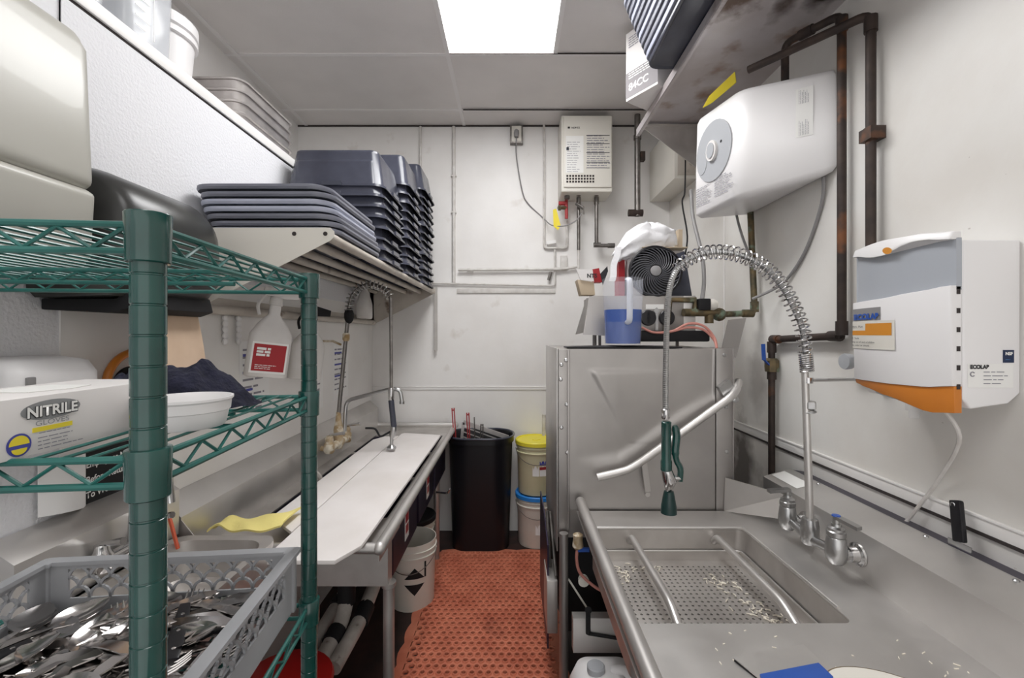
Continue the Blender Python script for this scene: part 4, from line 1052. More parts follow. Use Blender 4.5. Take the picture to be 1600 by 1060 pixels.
# perforated basket floor
def perf():
    b=MB(); z=.668; x0,x1,y0,y1=bx0+.012,bx1-.012,by0+.010,by1-.012; n=8
    ix0,ix1,iy0,iy1=x0+.02,x1-.03,y0+.005,y1-.035
    nx,ny=25,23; px=(ix1-ix0)/nx; py=(iy1-iy0)/ny
    for i in range(nx):
        for j in range(ny):
            cx=ix0+(i+.5)*px; cy=iy0+(j+.5)*py; o=[];q=[];d=[]
            for k in range(n):
                a=2*PI*k/n+PI/4; ca,sa=math.cos(a),math.sin(a); m=max(abs(ca),abs(sa))
                o.append((cx+ca/m*px/2,cy+sa/m*py/2,z)); q.append((cx+ca*.0042,cy+sa*.0042,z)); d.append((cx+ca*.0042,cy+sa*.0042,z-.003))
            fs=[(k,(k+1)%n,n+(k+1)%n,n+k) for k in range(n)]+[(n+k,n+(k+1)%n,2*n+(k+1)%n,2*n+k) for k in range(n)]
            b.add(o+q+d,fs)
    for (a,c,e,f) in ((x0,ix0,y0,y1),(ix1,x1,y0,y1),(ix0,ix1,y0,iy0),(ix0,ix1,iy1,y1)):
        b.add([(a,e,z),(c,e,z),(c,f,z),(a,f,z)],[(0,1,2,3)])
    return b
pb=perf()
# raised side walls of the basket
x0,x1,y0,y1=bx0+.012,bx1-.012,by0+.010,by1-.012
for (a,c) in (((x0,y0),(x1,y0)),((x1,y0),(x1,y1)),((x1,y1),(x0,y1)),((x0,y1),(x0,y0))):
    pb.add([(a[0],a[1],.668),(c[0],c[1],.668),(c[0],c[1],.700),(a[0],a[1],.700)],[(0,1,2,3)])
t2=thing('scrap_basket','perforated stainless scrap basket set inside the right-hand rinse sink','basket',(bcx,bcy,.66))
pb.build('basket_floor','steeld',t2,smooth=25)
b=MB(); b.tube([V(p) for p in rr(bcx,bcy-.001,x1-x0+.004,y1-y0+.004,.02,.702,5)]+[V(rr(bcx,bcy-.001,x1-x0+.004,y1-y0+.004,.02,.702,5)[0])],.003,6); b.build('basket_rim','steel',t2)
b=MB(); b.box(bcx-.15,bcx+.15,bcy-.15,bcy-.14,.6485,.664); b.box(bcx-.15,bcx+.15,bcy+.14,bcy+.15,.6485,.664); b.build('basket_feet','steeld',t2)
for x in (.435,.745):
    b=MB(); b.tube(bend([(x,by1-.006,.735),(x,by1-.03,.760),(x,by0+.12,.760),(x,by0+.03,.725),(x-.004,by0+.014,.71)],.03,5),.0125,12); b.build('rack_slide_bar','steel',t)
# rolled edge, raised lip
b=MB(); b.tube([(.2745,cy0,CZ+.045),(.2745,MY0-.03,CZ+.045)],.0195,16); b.build('rolled_edge','steel',t)
b=MB(); b.box(.290,.293,cy0,cy1,CZ,CZ+.038); b.box(.2725,.2765,cy0,cy1,CZ-.012,CZ+.028); b.build('raised_lip','steelv',t)
# backsplash
zbs=1.5-.567*cx1; xt=1.13; zts=1.5-.487*xt
b=MB(); prof=[(cx1,CZ-.002),(cx1,zbs),(xt,zts),(xt+.006,zts),(xt+.012,zts-.002),(xt+.012,zts-.006),(xt+.004,zts-.005),(cx1+.004,zbs-.003),(cx1+.004,CZ-.004)]
b.rings([[V((x,y,z)) for x,z in prof] for y in (cy0,1.80)]); b.build('backsplash','steel',t)
b=MB(); b.prism([(MX1-.02,1.800,CZ+.0),(MX1-.0,1.800,CZ+.125),(cx1,1.760,CZ+.06),(cx1,1.62,CZ+.055),(cx1-.004,1.62,CZ)],(.003,.003,0)); 
# return plate between machine and splash
b=MB(); b.prism([P(1133,747,1.80),P(1231,775,1.62),P(1231,813,1.64),P(1131,799,1.80)],(.003,.004,0)); b.build('return_plate','steel',t)
b=MB(); b.prism([(cx1-.001,1.50,zbs+.004-.0),(cx1+.02,1.60,zbs+.010)],(0,0,0)) if False else None
b=MB(); b.prism([(xt+.0125,cy0,zts-.003),(XR-.003,cy0,zts-.012),(XR-.003,cy0,zts-.016),(xt+.0125,cy0,zts-.007)],(0,1.80-cy0,0)); b.build('splash_gap_shade','navl',t)  # dark-coloured strip standing in for the shade between splash top and wall
# slanted splash plate label
sd=V((xt-cx1,0,zts-zbs)).normalized(); nrm=V((-sd.z,0,sd.x))
patch(V((cx1,1.79,zbs))+sd*.03-nrm*.0+V((-.001,0,.001)),-Y_,sd,.16,.055,'labw',t,'maker_plate')
for y in (1.62,1.20,.985,.905,.70):
    q=V((cx1,y,zbs))+sd*.105; b=MB(); b.lathe(q,[(.006,0),(.006,.003),(.003,.005)],8,axis=-nrm if nrm.x>0 else nrm); b.build('screw','satin',t)
for (x,y) in ((.33,.40),(.96,.40)):
    b=MB(); b.lathe((x,y,0),[(.018,0),(.0205,.05),(.0205,CZ-.006)],14); b.build('leg','steeld',t)
b=MB(); b.box(.23,.95,1.66,1.70,.30,.43); b.build('cross_shelf','steel',t)
# scraps
b=MB(); rr_=random.Random(8)
for k in range(170):
    c=rr_.choice([(.36,1.50,.04,.05),(.70,1.47,.05,.06),(.74,1.33,.05,.08),(.55,1.17,.14,.05),(.44,1.56,.12,.02),(.76,1.25,.04,.06)])
    x=rr_.gauss(c[0],c[2]*.6); y=rr_.gauss(c[1],c[3]*.6)
    if not(bx0+.03<x<bx1-.03 and by0+.03<y<by1-.04): continue
    a=rr_.uniform(0,PI); L=rr_.uniform(.004,.010); d=V((math.cos(a),math.sin(a),0))
    b.tube([V((x,y,.6705))-d*L,V((x,y,.6720)),V((x,y,.6705))+d*L],.0018,5)
b.build('food_scraps','rice',label='scattered pale food scraps on the perforated sink basket',cat='food scraps',kind='stuff')
b=MB()
for k in range(50):
    x=rr_.uniform(.45,1.0); y=rr_.choice([rr_.uniform(.80,1.07),rr_.gauss(.93,.03)]); a=rr_.uniform(0,PI); L=rr_.uniform(.002,.006); d=V((math.cos(a),math.sin(a),0))
    b.tube([V((x,y,CZ+.001))-d*L,V((x,y,CZ+.001))+d*L],.0012,5)
b.build('food_scraps','rice',label='sparse pale crumbs on the counter in front of the rinse sink',cat='food scraps',kind='stuff')

# ---------------- near pre-rinse faucet ----------------
t=thing('pre_rinse_faucet','near pre-rinse spray faucet with big steel spring and dark green grip over the right sink','faucet',(.965,1.42,.84))
fx_,fy=.958,1.42; yl,yr=1.535,1.305
for y in (yl,yr):
    b=MB(); b.lathe((fx_,y,.835),[(.018,-.012),(.026,0),(.029,.02),(.025,.062),(.022,.066),(.025,.070),(.025,.082),(.022,.085),(.022,.092),(.014,.097),(.013,.105)],18)
    b.tube([(fx_,y,.848),(cx1-.012,y,.848)],.018,12); b.build('valve_body','satin',t)
    b=MB(); b.lathe((cx1-.001,y,.848),[(.034,0),(.033,-.006),(.024,-.010),(.022,-.03)],6 if False else 20,axis=X_); b.build('wall_flange','chrome',t)
b=MB(); b.tube([(fx_,yl,.858),(fx_,fy+.03,.845),(fx_,fy,.842),(fx_,fy-.03,.845),(fx_,yr,.858)],[.013,.014,.017,.014,.013],12)
b.lathe((fx_,fy,.838),[(.022,-.012),(.027,0),(.026,.05),(.022,.068),(.013,.07)],18); b.build('mixer_yoke','satin',t)
b=MB(); b.obox((fx_-.03,yl,.956),(.036,0,.003),(0,.011,0),(0,0,.005)); b.lathe((fx_,yl,.935),[(.010,0),(.010,.026)],12); b.build('valve_handle','satin',t)
b=MB(); b.obox((fx_+.008,yr-.032,.956),(.008,-.036,-.003),(.010,.004,0),(0,0,.005)); b.lathe((fx_,yr,.935),[(.010,0),(.010,.026)],12); h_=b.build('valve_handle','satin',t)
b=MB(); b.lathe((fx_,yr,.9615),[(.012,0),(.011,.003),(0,.0035)],14); b.build('index_button','blue',h_)
tp=P(1257,560,1.42); 
b=MB(); b.tube([(fx_,fy,.90),(tp.x,fy,tp.z)],[.0115,.0105],14); b.build('riser_pipe','steel',t)
b=MB(); q=P(1265,632,1.42); b.lathe(q-V((0,0,.016)),[(.016,0),(.019,.003),(.019,.022),(.016,.026)],6); b.tube(helix([q-V((0,0,.03)),q-V((0,0,.018))],.017,1.4,14),.003,6); b.build('riser_collar','satin',t)
pts=[P(*p,1.42) for p in ((1261,582),(1258,545),(1253,512),(1240,480),(1222,448),(1197,420),(1165,402),(1130,394),(1098,396),(1072,408),(1056,424),(1047,448),(1043,485),(1041,540),(1040,600),(1040,645))]
path=smooth_path(pts,5)
b=MB(); 
rh=[]; 
L=0
fine=[]
for i in range(len(path)-1):
    seg=(path[i+1]-path[i]); n=max(2,int(seg.length/.0028))
    for k in range(n): fine.append(path[i]+seg*k/n)
fine.append(path[-1])
b.tube(fine,[.0098 if k%2 else .0086 for k in range(len(fine))],9); b.build('flexible_hose','satin',t,smooth=20)
b=MB(); sp_path=path[:52]
b.tube(helix(path[:5],.0185,9,16),.0028,6)
b.tube(helix(path[4:50],lambda f:.0195+.0035*math.sin(PI*f),34,14),.0027,6); b.build('spring','chrome',t)
b=MB(); q=P(1040,645,1.42); b.lathe(q,[(.011,.012),(.0135,.010),(.0135,-.016),(.012,-.020)],12); b.build('hose_nut','chrome',t)
b=MB(); b.lathe(P(1041,662,1.42),[(.011,.008),(.0165,.004),(.0155,0),(.0155,-.115),(.018,-.122),(.018,-.150),(.013,-.156)],18); b.build('grip','green',t)
b=MB(); q=P(1041,738,1.42); b.tube([q+V((0,0,.01)),q+V((.012,0,-.03)),q+V((.006,0,-.058))],[.017,.022,.010],12); b.tube([q+V((.012,0,-.02)),q+V((.045,0,-.02))],.010,10); b.lathe(q+V((.004,0,-.075)),[(.007,0),(.006,.035)],12); b.build('spray_valve','chrome',t)
b=MB(); b.lathe(P(1045,803,1.42),[(.018,0),(.025,.002),(.024,.025),(.018,.06),(.015,.072),(.006,.074)],20); b.build('rubber_nozzle','grdark',t)
b=MB(); tr=smooth_path([P(1054,665,1.42),P(1057,680,1.42),P(1055,705,1.42),P(1057,720,1.42),P(1063,733,1.42),P(1062,752,1.42)],4); b.tube(tr,[.007,.010]+[.0125]*8+[.010]*(len(tr)-10),10); b.build('trigger_lever','green',t)
b=MB(); b.tube([P(1262,594,1.42),V((XR-.05,1.42,1.355)),V((XR-.002,1.42,1.355))],.0065,10); b.lathe(P(1262,594,1.42)-V((0,0,.01)),[(.015,0),(.015,.018)],12); b.build('wall_brace','chrome',t)
b=MB(); b.obox((XR-.008,1.42,1.355),(.007,0,0),(0,.012,0),(0,0,.045)); b.build('brace_clamp','black',t,bevel=.003)

# ---------------- detergent dispenser on right wall ----------------
t=thing('detergent_dispenser','white wall detergent dispenser with orange underside and grey capsule at the right edge','dispenser',(1.12,1.2,1.33))
y0,y1=1.042,1.36
def prow(z,off=0,n=14,xf=1.012,tip=.0):   # plan outline of the bowed front: starts near wall side y0
    pts=[]
    for k in range(n+1):
        f=k/n; y=y0+(y1-y0)*f
        x=xf+.03*(1-math.sin(PI*(.12+.76*f)))*1.3+ .015*f
        pts.append(V((x+off,y,z)))
    return pts
def band(zlo,zhi,off0,off1,n=14,xw=1.0615):
    # closed loft between two heights, zlo/zhi are functions of f along the front
    R_=[]
    for (zf,off) in ((zlo,off0),(zhi,off1)):
        pts=prow(0,off,n)
        ring=[V((p.x,p.y,zf(k/n))) for k,p in enumerate(pts)]
        ring+= [V((xw,y1-.0,zf(1))),V((xw,y0+.0,zf(0)))]
        R_.append(ring)
    b=MB(); b.rings(R_); return b
def Zat(py,f): # world z of photo row py at the cover surface position f
    Y=y0+(y1-y0)*f; return H+(HY-py)/F*Y
def lerp_tab(tab):
    def g(f):
        for i in range(len(tab)-1):
            if tab[i][0]<=f<=tab[i+1][0]:
                a=(f-tab[i][0])/(tab[i+1][0]-tab[i][0]); a=a*a*(3-2*a); return tab[i][1]+(tab[i+1][1]-tab[i][1])*a
        return tab[-1][1]
    return g
# px x of f: near (f=0) 1497ish, far (f=1) 1322
up_top=lambda f: lerp_tab([(0,Zat(361,0)),(.25,Zat(366,.25)),(.6,Zat(377,.6)),(1,Zat(392,1))])(f)
up_bot=lambda f: lerp_tab([(0,Zat(374,0)),(.2,Zat(376,.2)),(.38,Zat(384,.38)),(.5,Zat(399,.5)),(.62,Zat(402,.62)),(1,Zat(403,1))])(f)
lo_top=lambda f: lerp_tab([(0,Zat(446,0)),(.25,Zat(457,.25)),(.6,Zat(468,.6)),(1,Zat(474,1))])(f)
lo_bot=lambda f: lerp_tab([(0,Zat(604,0)),(.2,Zat(605,.2)),(.6,Zat(598,.6)),(1,Zat(592,1))])(f)
band(lambda f:up_bot(f),lambda f:up_top(f),-.004,.004).build('top_hood','white',t,bevel=.004,smooth=50)
band(lambda f:lo_top(f)-.01,lambda f:up_bot(f)+.004,.012,.012).build('grey_capsule','greyc',t,smooth=50)
band(lambda f:lo_bot(f),lambda f:lo_top(f),.002,-.002).build('front_cover','white',t,bevel=.0025,smooth=50)
band(lambda f:lerp_tab([(0,Zat(646,0)),(.15,Zat(645,.15)),(.5,Zat(620,.5)),(.8,Zat(606,.8)),(1,Zat(598,1))])(f),lambda f:lo_bot(f)-.0005,.008,.006).build('orange_underside','orange',t,bevel=.003,smooth=50)
b=MB(); loft(b,1.09,1.19,[(.04,.14,.02,1.318),(.075,.21,.03,1.328),(.085,.25,.03,1.36)],6); b.build('drip_bowl','grey',t,smooth=60)
b=MB(); b.lathe((1.07,1.175,1.275),[(.010,0),(.0115,.001),(.0115,.02),(.018,.021),(.018,.046),(.018,.05)],18); b.build('outlet_nozzle','frost',t)
# right (near) housing
b=MB(); b.prism([(1.062,y0-.002,1.345),(1.062,y0-.002,1.722),(XR-.001,y0-.002,1.722),(XR-.001,y0-.002,1.36),(XR-.03,y0-.002,1.335),(1.082,y0-.002,1.322)],(0,.30,0)); hb=b.build('housing','white',t,bevel=.006,seg=3)
b=MB()
for k in range(6): b.obox((1.053,y0-.0005,1.60-.045*k),(.004,0,0),(0,.0008,0),(0,0,.006))
b.build('side_slots','gap',t)
# labels on front cover (faces roughly -X, seen at the far end)
def covpt(px,py,extra=.0015):
    # intersect the viewing ray with the bowed cover surface
    best=None
    for k in range(601):
        f=k/600; Y=y0+(y1-y0)*f; x=prow(0,.0,14)[0].x
        xx=1.012+.03*(1-math.sin(PI*(.12+.76*f)))*1.3+.015*f-extra
        d=abs((px-HX)/F*Y-xx)
        if best is None or d<best[0]: best=(d,xx,Y)
    return V((best[1],best[2],H+(HY-py)/F*best[2]))
def curved_label(x0p,x1p,y0p,y1p,m,nm,ex=.002,n=6):
    # a patch on the cover between photo columns and rows
    a0=covpt(x0p,y0p,ex); a1=covpt(x1p,y0p,ex); zt_=a0.z; zb_=covpt(x0p,y1p,ex).z
    b=MB(); vs=[];fs=[]
    for k in range(n+1):
        q=covpt(x0p+(x1p-x0p)*k/n,y0p,ex); vs+=[V((q.x,q.y,zt_)),V((q.x,q.y,zb_))]
    for k in range(n): fs.append((2*k,2*k+1,2*k+3,2*k+2))
    b.add(vs,fs); return b.build(nm,m,t,fix=False),zt_,zb_
curved_label(1331,1376,484,502,'cord','name_badge',.002)
q1=covpt(1334,498,.004); q2=covpt(1372,498,.004); text('ECOLAB',.019,V((q1.x-.001,q1.y,q1.z-.001)),q2-q1,Z_,'labs',t,bold=.0009,ext=.0008,sx=1.0) if False else None
def ltext(s,px0,px1,py,size,m,ex=.0045,bold=0):
    cu=bpy.data.curves.new('m','FONT'); cu.body=s; cu.size=size; cu.offset=bold; o=bpy.data.objects.new('m',cu); C.objects.link(o); me=bpy.data.meshes.new_from_object(o); bpy.data.objects.remove(o)
    w_=max(v.co.x for v in me.vertices); z0=covpt((px0+px1)/2,py,ex).z; base=worg(t)
    for v in me.vertices:
        q=covpt(px0+(px1-px0)*v.co.x/w_,py,ex); v.co=V((q.x,q.y,z0+v.co.y))-base
    me.name='lettering'; me.materials.clear(); me.materials.append(M[m]); o=bpy.data.objects.new('lettering',me); C.objects.link(o); o.parent=t
ltext('ECOLAB',1334,1373,499,.022,'blue',bold=.0012)
curved_label(1328,1398,503,544,'cream','product_label',.0022)
curved_label(1329,1393,517,524,'orangel','orange_band',.0028); curved_label(1352,1393,506,519,'orangel','orange_band',.0028); 
ltext('Ultra  Max',1330,1348,512,.008,'ink'); ltext('10  Scale',1330,1342,530,.008,'ink'); ltext('Keep out of reach of children',1330,1366,536,.007,'ink'); ltext('See side for details',1330,1358,541,.007,'ink')
q=covpt(1387,393,.004); b=MB(); q=covpt(1386,392,.0055); n_=24; a_=(covpt(1393,392,.0055)-covpt(1379,392,.0055)).normalized()
b.add([q+a_*.016*math.cos(2*PI*k/n_)+Z_*.009*math.sin(2*PI*k/n_) for k in range(n_)],[tuple(range(n_))]); b.build('orange_button','orangel',t,fix=False)
# labels on the near housing face (faces -Y)
fy_=y0-.0002
def NP(px,py): return P(px,py,y0-.0025)
patch(NP(1512,606),X_,Z_,.107,.056,'labw',t,'rating_label') ; text('ECOLAB',.0125,NP(1515,575)-Y_*.001-Z_*.002,X_,Z_,'ink',t,bold=.0007,ext=.0006,sx=.95)
lines(NP(1536,581)-Y_*.0006,X_,Z_,.06,4,.009,'inkl',t,seed=9,t=.2)
b=MB(); b.tube(arc(NP(1519,585)-Y_*.001,.005,.6,5.6,16,X_,Z_),.0012,5); b.build('round_mark','inkl',t)
patch(NP(1567,567),X_,Z_,.026,.030,'labn',t,'mark_label'); text('NSF',.010,NP(1575.5,553)-Y_*.001-Z_*.003,X_,Z_,'labw',t,align='CENTER',bold=.0005,ext=.0006)
lines(NP(1570,562)-Y_*.0008,X_,Z_,.018,1,.003,'labs',t,seed=2)
b=MB(); b.lathe((XR-.002,1.52,1.405),[(.012,0),(.014,-.03),(.026,-.034),(.028,-.05),(.026,-.056),(0,-.058)],20,axis=X_); b.build('round_stopper','grey',label='grey round plastic knob on the right wall beside the detergent dispenser',cat='knob')
b=MB(); b.tube(smooth_path([(1.10,1.15,1.325),(1.135,1.12,1.24),(XR-.02,1.22,1.10),(XR-.02,1.30,.97),(XR-.03,1.32,.93)],6),.005,8); b.build('feed_tube','conduit',label='thin white feed tube hanging from the detergent dispenser',cat='tube')

# ---------------- white chemical box upper right ----------------
t=thing('detergent_container','big white moulded container with grey round cap panel tilted on the right wall','container',(1.03,1.9,2.08))
foot=[(XR-.002,1.615),(.925,1.80),(.862,2.11),(XR-.002,2.25)]
def ring(z,inset,lean=0):
    c=V((1.08,1.93,0)); out=[]
    import itertools
    pts=[V((x,y,0)) for x,y in foot]; n=len(pts); r=.05
    for i in range(n):
        p=pts[i]; a=(pts[i-1]-p).normalized(); c2=(pts[(i+1)%n]-p).normalized(); rr0=r if i in (1,2) else .012
        A=p+a*rr0; B=p+c2*rr0
        for k in range(7):
            f=k/6; q=(1-f)**2*A+2*f*(1-f)*p+f*f*B
            d=(c-q); d.z=0; q2=q+d.normalized()*inset
            if q2.x>XR-.003: q2.x=XR-.003
            out.append(V((q2.x,q2.y,z+lean*(XR-q2.x))))
    return out
b=MB(); b.rings([ring(2.10,.06,-.18),ring(2.105,.02,-.18),ring(2.125,.0,-.18),ring(2.26,0,0),ring(2.455,.006,.10),ring(2.475,.015,.10),ring(2.485,.05,.10)]); b.build('container_shell','white',t,smooth=55)
a=V((.925,1.80,0)); c=V((.862,2.11,0)); fd=(c-a).normalized(); fn=V((-fd.y,fd.x,0)); 
if fn.x>0: fn=-fn
mid=P(1112,226,1.955); mid=(a+c)/2+V((0,0,2.31))+fn*.001
def disc2(r,m,nm,off,th,c=mid,ry=None):
    b=MB(); n=32; ry=ry or r
    A=[c+fn*off+fd*r*math.cos(2*PI*k/n)+Z_*ry*math.sin(2*PI*k/n) for k in range(n)]; B=[p+fn*th for p in A]; b.rings([A,B]); return b.build(nm,m,t)
disc2(.118,'grey','round_panel',-.002,.006,ry=.132); disc2(.034,'whited','cap',.004,.012,ry=.045); disc2(.024,'grey','cap_centre',.014,.006,ry=.034); disc2(.034,'grey','oval_recess',.004,.002,c=mid+fd*.076-Z_*.03,ry=.05)
disc2(.006,'ink','diamond_dot',.004,.001,c=mid-fd*.055+Z_*.02)
# instructions below the panel
for i,(o,w_,n_) in enumerate([(a+fd*.03+V((0,0,2.185)),.12,8),(a+fd*.17+V((0,0,2.175)),.11,8)]):
    lines(o+fn*.0035,fd,Z_,w_,n_,.011,'inkl',t,seed=20+i,t=.3) if False else lines(o+fd*w_+fn*.0035,-fd,Z_,w_,n_,.011,'inkl',t,seed=20+i,t=.3)
# vertical print on the near side (no code square)
a2=V((XR-.002,1.615,0)); c2=V((.925,1.80,0)); sd2=(a2-c2).normalized(); sn=V((sd2.y,-sd2.x,0))
if sn.y>0: sn=-sn
patch(c2+sd2*.195+V((0,0,2.25))+sn*.001,sd2,Z_,.055,.185,'labw',t,'paper_label')
for i,(zz,ln) in enumerate([(2.375,.055),(2.255,.06)]):
    lines(c2+sd2*.205+V((0,0,zz))+sn*.0026,Z_,-sd2,ln,7,.005,'inkl',t,seed=31+i,t=.25)
b=MB(); b.prism([P(1148,112,1.85),P(1108,150,1.95),P(1098,168,1.98),P(1112,160,1.96),P(1150,128,1.86)],(.004,.004,0)); b.build('tape_tag','laby',label='torn yellow tag wedged behind the white container under the shelf',cat='tag')

# ---------------- upper right shelf ----------------
SZ=2.704; sx0=.734
t=thing('wall_shelf','rusty stainless wall shelf high on the right wall seen from below','shelf',(.97,1.5,2.36))
b=MB(); b.box(sx0,XR,.25,2.60,SZ-.0035,SZ); b.box(sx0-.002,sx0+.002,.25,2.60,SZ-.04,SZ); b.box(sx0,sx0+.018,.25,2.60,SZ-.040,SZ-.037); b.build('shelf_plate','under',t)
for y in (2.52,.95):
    b=MB(); b.prism([(sx0+.02,y,SZ-.005),(XR-.001,y,SZ-.005),(XR-.001,y,2.36),(XR-.03,y,2.36),(sx0+.02,y,SZ-.03)],(0,.004,0)); b.box(sx0+.02,XR,y-.02,y,SZ-.02,SZ-.016); b.build('bracket','steeld',t)
# black lids/tubs on it
for k in range(11):
    dx=-.011*k; z=SZ+.001+.0262*k
    b=MB(); cx,cy,w,d=.84+dx,1.745,.46,.53
    loft(b,cx,cy,[(w-.09,d-.09,.04,z+.006),(w-.07,d-.07,.045,z+.0045),(w-.03,d-.03,.05,z+.0045),(w-.02,d-.02,.05,z+.0005),(w,d,.055,z),(w+.006,d+.006,.058,z+.006),(w+.004,d+.004,.057,z+.024),(w-.006,d-.006,.055,z+.0255),(w-.012,d-.012,.055,z+.020),(w-.06,d-.06,.045,z+.012)],6)
    b.build('shallow_tub','blackt' if k<1 else ('greyl' if k%3==1 else 'greyt'),label='%s shallow tub in the grey stack on the high right shelf'%['lowest black','second from bottom','third from bottom','fourth from bottom','fifth from bottom','sixth from bottom','seventh from bottom','eighth from bottom','third from top','second from top','topmost'][k],cat='tub',group='shallow tubs on the high right shelf')
# carton
t=thing('carton','white and grey carton marked 84CC overhanging the high right shelf','carton',(.66,2.25,SZ))
p1=V((.592,2.295,SZ+.002)); e1=V((.113,-.169,0)); e2=V((.12,.066,0)); e1n=e1.normalized(); e2n=e2.normalized(); e2n=V((-e1n.y,e1n.x,0)); 
if e2n.x<0: e2n=-e2n
E1=e1n*.20; E2=e2n*.24
p1=p1+V((0,-.0,0))
b=MB(); b.prism([p1,p1+E1,p1+E1+E2,p1+E2],(0,0,.35)); b.build('carton_box','carton',t,bevel=.002)
fn2=V((e1n.y,-e1n.x,0)); 
if fn2.x>0: fn2=-fn2
patch(p1+fn2*.0005+V((0,0,.012)),e1n,Z_,.20,.13,'cartong',t,'grey_print')
text('84CC',.052,p1+fn2*.0012+e1n*.02+V((0,0,.045)),e1n,Z_,'labw',t,bold=.001,ext=.0004)
lines(p1+fn2*.0012+e1n*.02+V((0,0,.135)),e1n,Z_,.15,3,.012,'labw',t,seed=4,t=.4,ragged=.1)
lines(p1+fn2*.0012+e1n*.02+V((0,0,.32)),e1n,Z_,.15,5,.012,'inkl',t,seed=14,t=.4,ragged=.1)

# ---------------- pipes on the right wall ----------------
def pipe(pts,r,m,label,cat='pipe',name='water_pipe',rb=.035,fit=None):
    t=thing(name,label,cat,V(pts[-1]))
    b=MB(); b.tube(bend(pts,rb,5),r,14); b.build('pipe_run',m,t,smooth=50)
    for (p,d,L) in (fit or []):
        p=V(p); d=V(d).normalized(); b=MB(); b.tube([p-d*L/2,p+d*L/2],r*1.32,12); b.build('fitting',m,t)
    return t
xw=XR-.03
pA=[P(1222,100,1.80)-V((0,0,.12)),V((1.085,1.755,2.655)),V((xw,1.567,2.635)),V((xw,1.567,1.493)),V((xw,1.99,1.475)),V((xw,1.99,.80))]
pA[0]=V((1.085,1.755,2.50))
t=pipe(pA,.0145,'iron','dark rusty water pipe on the right wall running down behind the spring faucet',fit=[((xw,1.567,2.60),Z_,.05),((xw,1.567,1.52),Z_,.05),((xw,1.60,1.492),Y_,.05),((xw,1.96,1.476),Y_,.05),((xw,1.99,1.44),Z_,.05),((xw,1.99,1.33),Z_,.07),((1.12,1.68,2.648),V((-.085,.188,.02)),.05)])
b=MB(); b.lathe((xw,1.99,1.36),[(.028,-.03),(.030,-.01),(.030,.02),(.022,.03)],8); vb=b.build('ball_valve','brass',t)
b=MB(); b.bar((xw-.02,1.975,1.36),(xw-.046,1.97,1.385),.012,.005); b.bar((xw-.046,1.97,1.383),(xw-.050,1.97,1.455),.016,.006,(0,1,0)); b.build('blue_lever','blue',vb,label='blue valve lever')
t=pipe([V((.94,1.755,2.55)),V((xw,1.44,2.545)),V((xw,1.44,1.70))],.0145,'iron','dark rusty water pipe on the right wall ending behind the detergent dispenser',fit=[((xw,1.44,2.51),Z_,.05),((xw,1.44,2.15),Z_,.045)])
b=MB(); b.box(xw-.02,XR-.001,1.415,1.465,2.13,2.17); b.build('pipe_clamp','iron',t)
t=pipe([V((1.165,2.16,2.12)),V((1.165,2.12,1.60)),V((.98,2.10,1.592))],.0145,'brass','weathered copper pipe from the right wall to the dish machine valve',fit=[((1.165,2.122,1.63),Z_,.05),((1.13,2.115,1.598),X_,.05)])
b=MB(); b.sphere((.985,2.10,1.592),.032,14); b.tube([(.985,2.09,1.60),(.80,2.06,1.60)],.018,12); b.tube([(.93,2.085,1.60),(.93,2.085,1.55)],.02,12); b.tube([(.86,2.08,1.60),(.86,2.08,1.66),(.74,2.07,1.66),(.72,2.07,1.50)],.015,12)
vb=b.build('brass_valve','brass',t)
b=MB(); b.box(.87,.925,2.05,2.10,1.61,1.665); b.build('solenoid_coil','blackm',vb,bevel=.006)
b=MB(); b.lathe((.925,2.075,1.637),[(.026,0),(.028,.02),(.02,.036),(0,.04)],14,axis=X_); b.build('coil_cap','cream',vb)
t=thing('power_cable','thick grey cord hanging down behind the dish machine valve','cord',(.8,2.2,1.6))
b=MB(); b.tube(smooth_path([(1.03,2.55,2.3),P(1080,300,2.45),P(1083,340,2.4),P(1097,400,2.3),P(1100,440,2.25),P(1096,474,2.10)],6),.010,8); b.build('cord_run','cord',t)
b=MB(); b.tube(smooth_path([P(1071,250,2.6),P(1070,300,2.55),P(1066,318,2.5),P(1074,370,2.4),P(1068,410,2.35)],6),.0045,8); b.build('thin_cord','blackm',label='thin black cord hanging past the plastic bag to the fan',cat='cord')
b=MB(); b.tube(smooth_path([(XR-.015,1.68,2.10),(XR-.008,1.70,2.00),(XR-.008,1.80,1.83),(XR-.02,1.93,1.72),(1.10,2.02,1.66)],6),.0065,8); b.build('wall_hose','cord',label='grey hose looping down the right wall from the white container',cat='hose')
b=MB(); b.tube(smooth_path([P(1152,300,2.2),P(1150,330,2.2),P(1160,370,2.15),P(1180,420,2.1)],6),.006,8); b.build('drain_hose','cord',label='short grey hose under the white container, left of the copper pipe',cat='hose')

# ---------------- back wall plumbing ----------------
def BP(px,py,d=.02): return P(px,py,YB-d)
t=thing('water_heater','cream tankless water heater with printed label on the back wall','water heater',BP(917,298,.1))
hy=3.13
b=MB(); a=P(877,180,hy); c=P(957,300,hy); b.box(a.x,c.x,hy,YB-.001,c.z,a.z); b.build('heater_case','cream',t,bevel=.012,seg=3)
b=MB(); b.box(a.x+.015,c.x-.008,hy-.012,hy+.001,c.z+.03,a.z-.012); b.build('front_cover','cream',t,bevel=.006)
HPt=lambda px,py: P(px,py,hy-.0125)
b=MB()
for i in range(10):
    for j in range(3):
        q=HPt(886.5+4.5*i,275+4.5*j); b.obox(q,(.0068,0,0),(0,.001,0),(0,0,.0068))
b.build('air_grille','gap',t)
text('NORITZ',.016,HPt(893,201),X_,Z_,'ink',t,bold=.0006)
patch(HPt(887,200.9),X_,Z_,.016,.013,'ink',t,'logo_square')
